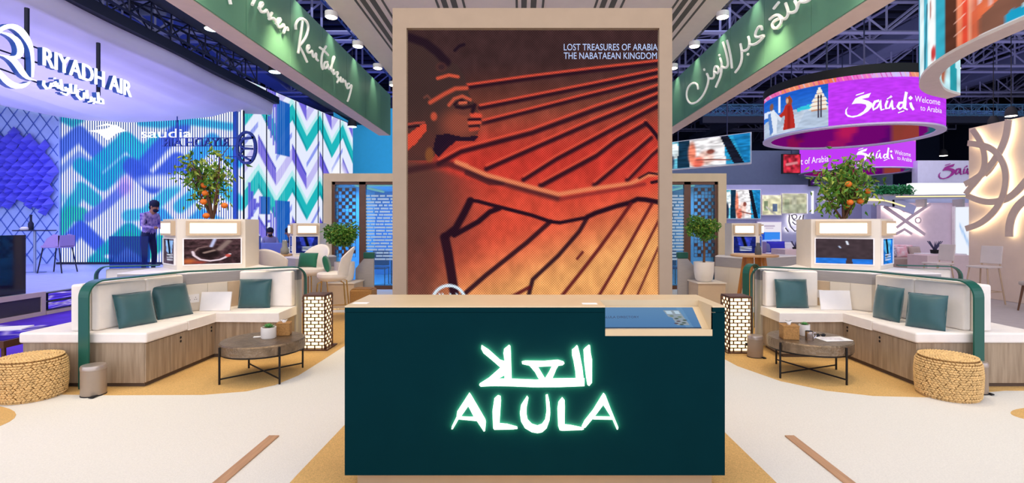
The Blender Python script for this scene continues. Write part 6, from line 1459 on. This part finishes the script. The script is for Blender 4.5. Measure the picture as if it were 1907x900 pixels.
for i, (x, k, m) in enumerate(((1664, 'dark checked cushion at left end of beige sofa', mat('check_cushion', '7A6A80', .8, vary=.6, vscale=20, color2='E0D4E0')), (1683, 'rose patterned cushion on the beige sofa', MATS['rose_pattern']), (1708, 'beige bolster cushion on the beige sofa', MATS['taupe_sofa']))):
    pillow('throw_cushion', (at(x, 480, 15.2).x, 15.25, .62), .38, .34, .14, .1, -.25, k).children[0].data.materials[0] = m
# pink wall with cross sign
w3 = struct(MB().box((at(1640, 400, 18).x, 18, 0), (at(1812, 400, 18).x, 18.2, at(1700, 378, 18).z)).build('wall_pink', mat('pink_wall', 'D8C4D0', .6)))
zr = lambda P: zc(P, 1640, 230, 2.727)
glow_sign('cross_sign', [zr(s) for s in ([(15,420,16),(120,492,18),(225,565,14)], [(252,408,14),(165,465,16),(80,530,12)], [(76,562,14),(120,538,14),(158,562,12)], [(80,418,14),(118,444,16),(150,420,12)])]+[cir(1709, 410.5, 5.2, 2.4)], 18.0, 'backlit pink cross and chevron emblem on pink wall', 'CDB8C0', bs=7)
flat_screen('bright_doorway', 1780, 386, 1808, 476, 17.86, Canvas(0, 0, 1, 1, .1, 'EEF4FF').stroke([(.3, .4), (.9, .8)], .05, '9AC0F0', .05), 'very bright doorway between pink wall and peach wall', 'light')
# curved canopy with cove light, hedge, sign wall
e = empty('stand_canopy', at(1620, 370, 17.5), 'white curved stand canopy with cove lights above pink wall', 'canopy')
def curve_px(pts, Y, w_, m, nm, t=.1): pxshape(MB(), rib(smoothp([(x, y, w_) for x, y in pts])), lambda x, y: at(x, y, Y), t, (0, -1, 0)).build(nm, m, e)
curve_px([(1520,386),(1560,374),(1600,372),(1660,376),(1700,392)], 17.7, 16, M['lilac'], 'canopy_edge'); curve_px([(1560,377),(1600,370),(1645,372),(1685,385)], 17.5, 2.2, G['cove'], 'cove_strip', .03)
curve_px([(1640,370),(1720,366),(1806,366)], 17.6, 7, mat('canopy_grey', '8890A8', .6), 'canopy_edge'); curve_px([(1668,366.5),(1802,365.5)], 17.45, 1.8, G['cove'], 'cove_strip', .03); curve_px([(1530,372),(1650,374)], 17.45, 1.6, G['cove'], 'cove_strip', .03)
for x in (1660, 1720, 1790): q = at(x, 372, 17.7); MB().box((q.x-.04, 17.6, q.z-.25), (q.x+.04, 18.02, q.z+.02)).build('support_bracket', M['grey'], e)
a, b = at(1636, 362, 18.6), at(1702, 345, 18.6); mb = MB(); rnd = random.Random(3)
for _ in range(900): leaf(mb, Vector((rnd.uniform(a.x, b.x), 18.6+rnd.uniform(-.05, .28), rnd.uniform(a.z, b.z))), .12, rnd)
struct(MB().box((a.x, 19.0, 0), (at(1806, 0, 19).x, 19.5, b.z)).build('wall_upper_stand', M['lilac']))
hg = empty('hedge_planter', (a.x, 18.6, a.z), 'strip of green hedge beside the bright white fascia', 'hedge'); mb.build('foliage', mat('hedge_green', '2A8A4C', .6, vary=.4), hg, kind='stuff', recalc=False); MB().box((a.x, 18.6, a.z-.12), (b.x, 18.995, a.z)).build('planter', M['grey'], hg)
tag(MB().box((at(1700, 362, 18.6).x, 18.6, at(0, 362, 18.6).z), (at(1806, 362, 18.6).x, 18.9, at(0, 341, 18.6).z)).build('lit_fascia', G['strip']), 'glowing white fascia band below purple lettered sign board', 'light')
sb_ = empty('sign_board', at(1760, 350, 20), 'pale board with magenta brush lettering, left of peach wall', 'sign')
MB().box((at(1709, 0, 20).x, 20, at(0, 352, 20).z), (at(1850, 0, 20).x, 20.3, at(0, 299, 20).z)).build('board', mat('pale_board', 'D6D6EA', .6), sb_)
pxshape(MB(), [[(1747+(x-1573)*.62, 304+(y-171)*.62) for x, y in p] for p in SAUDI], lambda x, y: at(x, y, 19.98), .02, (0, -1, 0)).build('brush_lettering', G['magp'], sb_)
c_ = Canvas(0, 0, 1, 1, .03, 'B02A3C'); c_.noise(8, .5); c_.stroke([(.2, .55), (.8, .45)], .12, 'D88A90', .05)
flat_screen('red_screen', 1459, 288, 1490, 322, 20.5, c_, 'small dark red hanging screen left of the lower ring', fm=M['black2']); rs = [o for o in bpy.data.objects if o.name == 'red_screen'][0]; MB().tube([at(1474, 287, 20.6), Vector((at(1474, 287, 20.6).x, 20.6, 12.9))], .02, 6).build('hanging_cable', M['trussd'], rs)
c_ = Canvas(0, 0, 1, 1, .05, '3A1858'); c_.stroke([(.3, .5), (.7, .5)], .2, 'A090C0', .1)
flat_screen('small_sign', 1510, 336, 1529, 345, 20.8, c_, 'tiny dark violet sign under the lower ring', 'sign', fm=M['black2'])
# chairs at the peach wall
def high_chair(x, y, rz, lb):
    e = empty('high_chair', (0, 0, 0), lb, 'chair'); m = mat('pale_chair', 'D8CCC8', .6); lg = mat('ash_leg', 'C0A488', .5)
    MB().box((-.2, -.2, .72), (.2, .2, .76)).build('seat', m, e, bevel=.012); MB().obox((0, .21, .98), (.38, .025, .36), 0, -.12).build('backrest', m, e, bevel=.01)
    for sx in (-1, 1):
        MB().tube([(.16*sx, .19, .74), (.16*sx, .2, .85)], .012, 6).build('back_support', lg, e)
        for sy in (-1, 1): MB().tube([(.16*sx, .16*sy, .72), (.23*sx, .23*sy, 0)], .014, 6).build('leg', lg, e)
    MB().tube([(-.2, -.2, .25), (.2, -.2, .25), (.2, .2, .25), (-.2, .2, .25), (-.2, -.2, .25)], .009, 6).build('footrest', lg, e)
    e.location = (x, y, 0); e.rotation_euler = (0, 0, rz); return e
high_chair(9.35, 10.3, -1.3, 'pale high chair with backrest before the peach wall')
high_chair(9.15, 11.2, -1.5, 'pale high chair partly hidden behind pink counter')
e = empty('dining_chair', (9.45, 9.2, 0), 'beige cushioned chair with brown legs, right frame edge', 'chair')
MB().box((9.2, 8.95, .47), (9.75, 9.45, .55)).build('seat', mat('beige_seat', 'BCAFA8', .8), e, bevel=.03); MB().box((9.68, 8.95, .55), (9.75, 9.45, .85)).build('backrest', MATS['beige_seat'], e, bevel=.02)
for sx, x in ((-1, 9.26), (1, 9.69)):
    for sy, y in ((-1, 9.0), (1, 9.4)): MB().tube([(x, y, .47), (x+.05*sx, y+.05*sy, 0)], [.022, .014], 8).build('leg', M['doorwood'], e)
# second band of the peach side floor

# groups for repeats
from collections import defaultdict
_g = defaultdict(list)
for o in list(bpy.data.objects):
    if o.parent is None and 'label' in o.keys(): _g[o.name.split('.')[0]].append(o)
for k, l in _g.items():
    if len(l) > 1:
        for o in l:
            if 'group' not in o.keys(): o['group'] = k.replace('_', ' ')+'s in the exhibition hall'
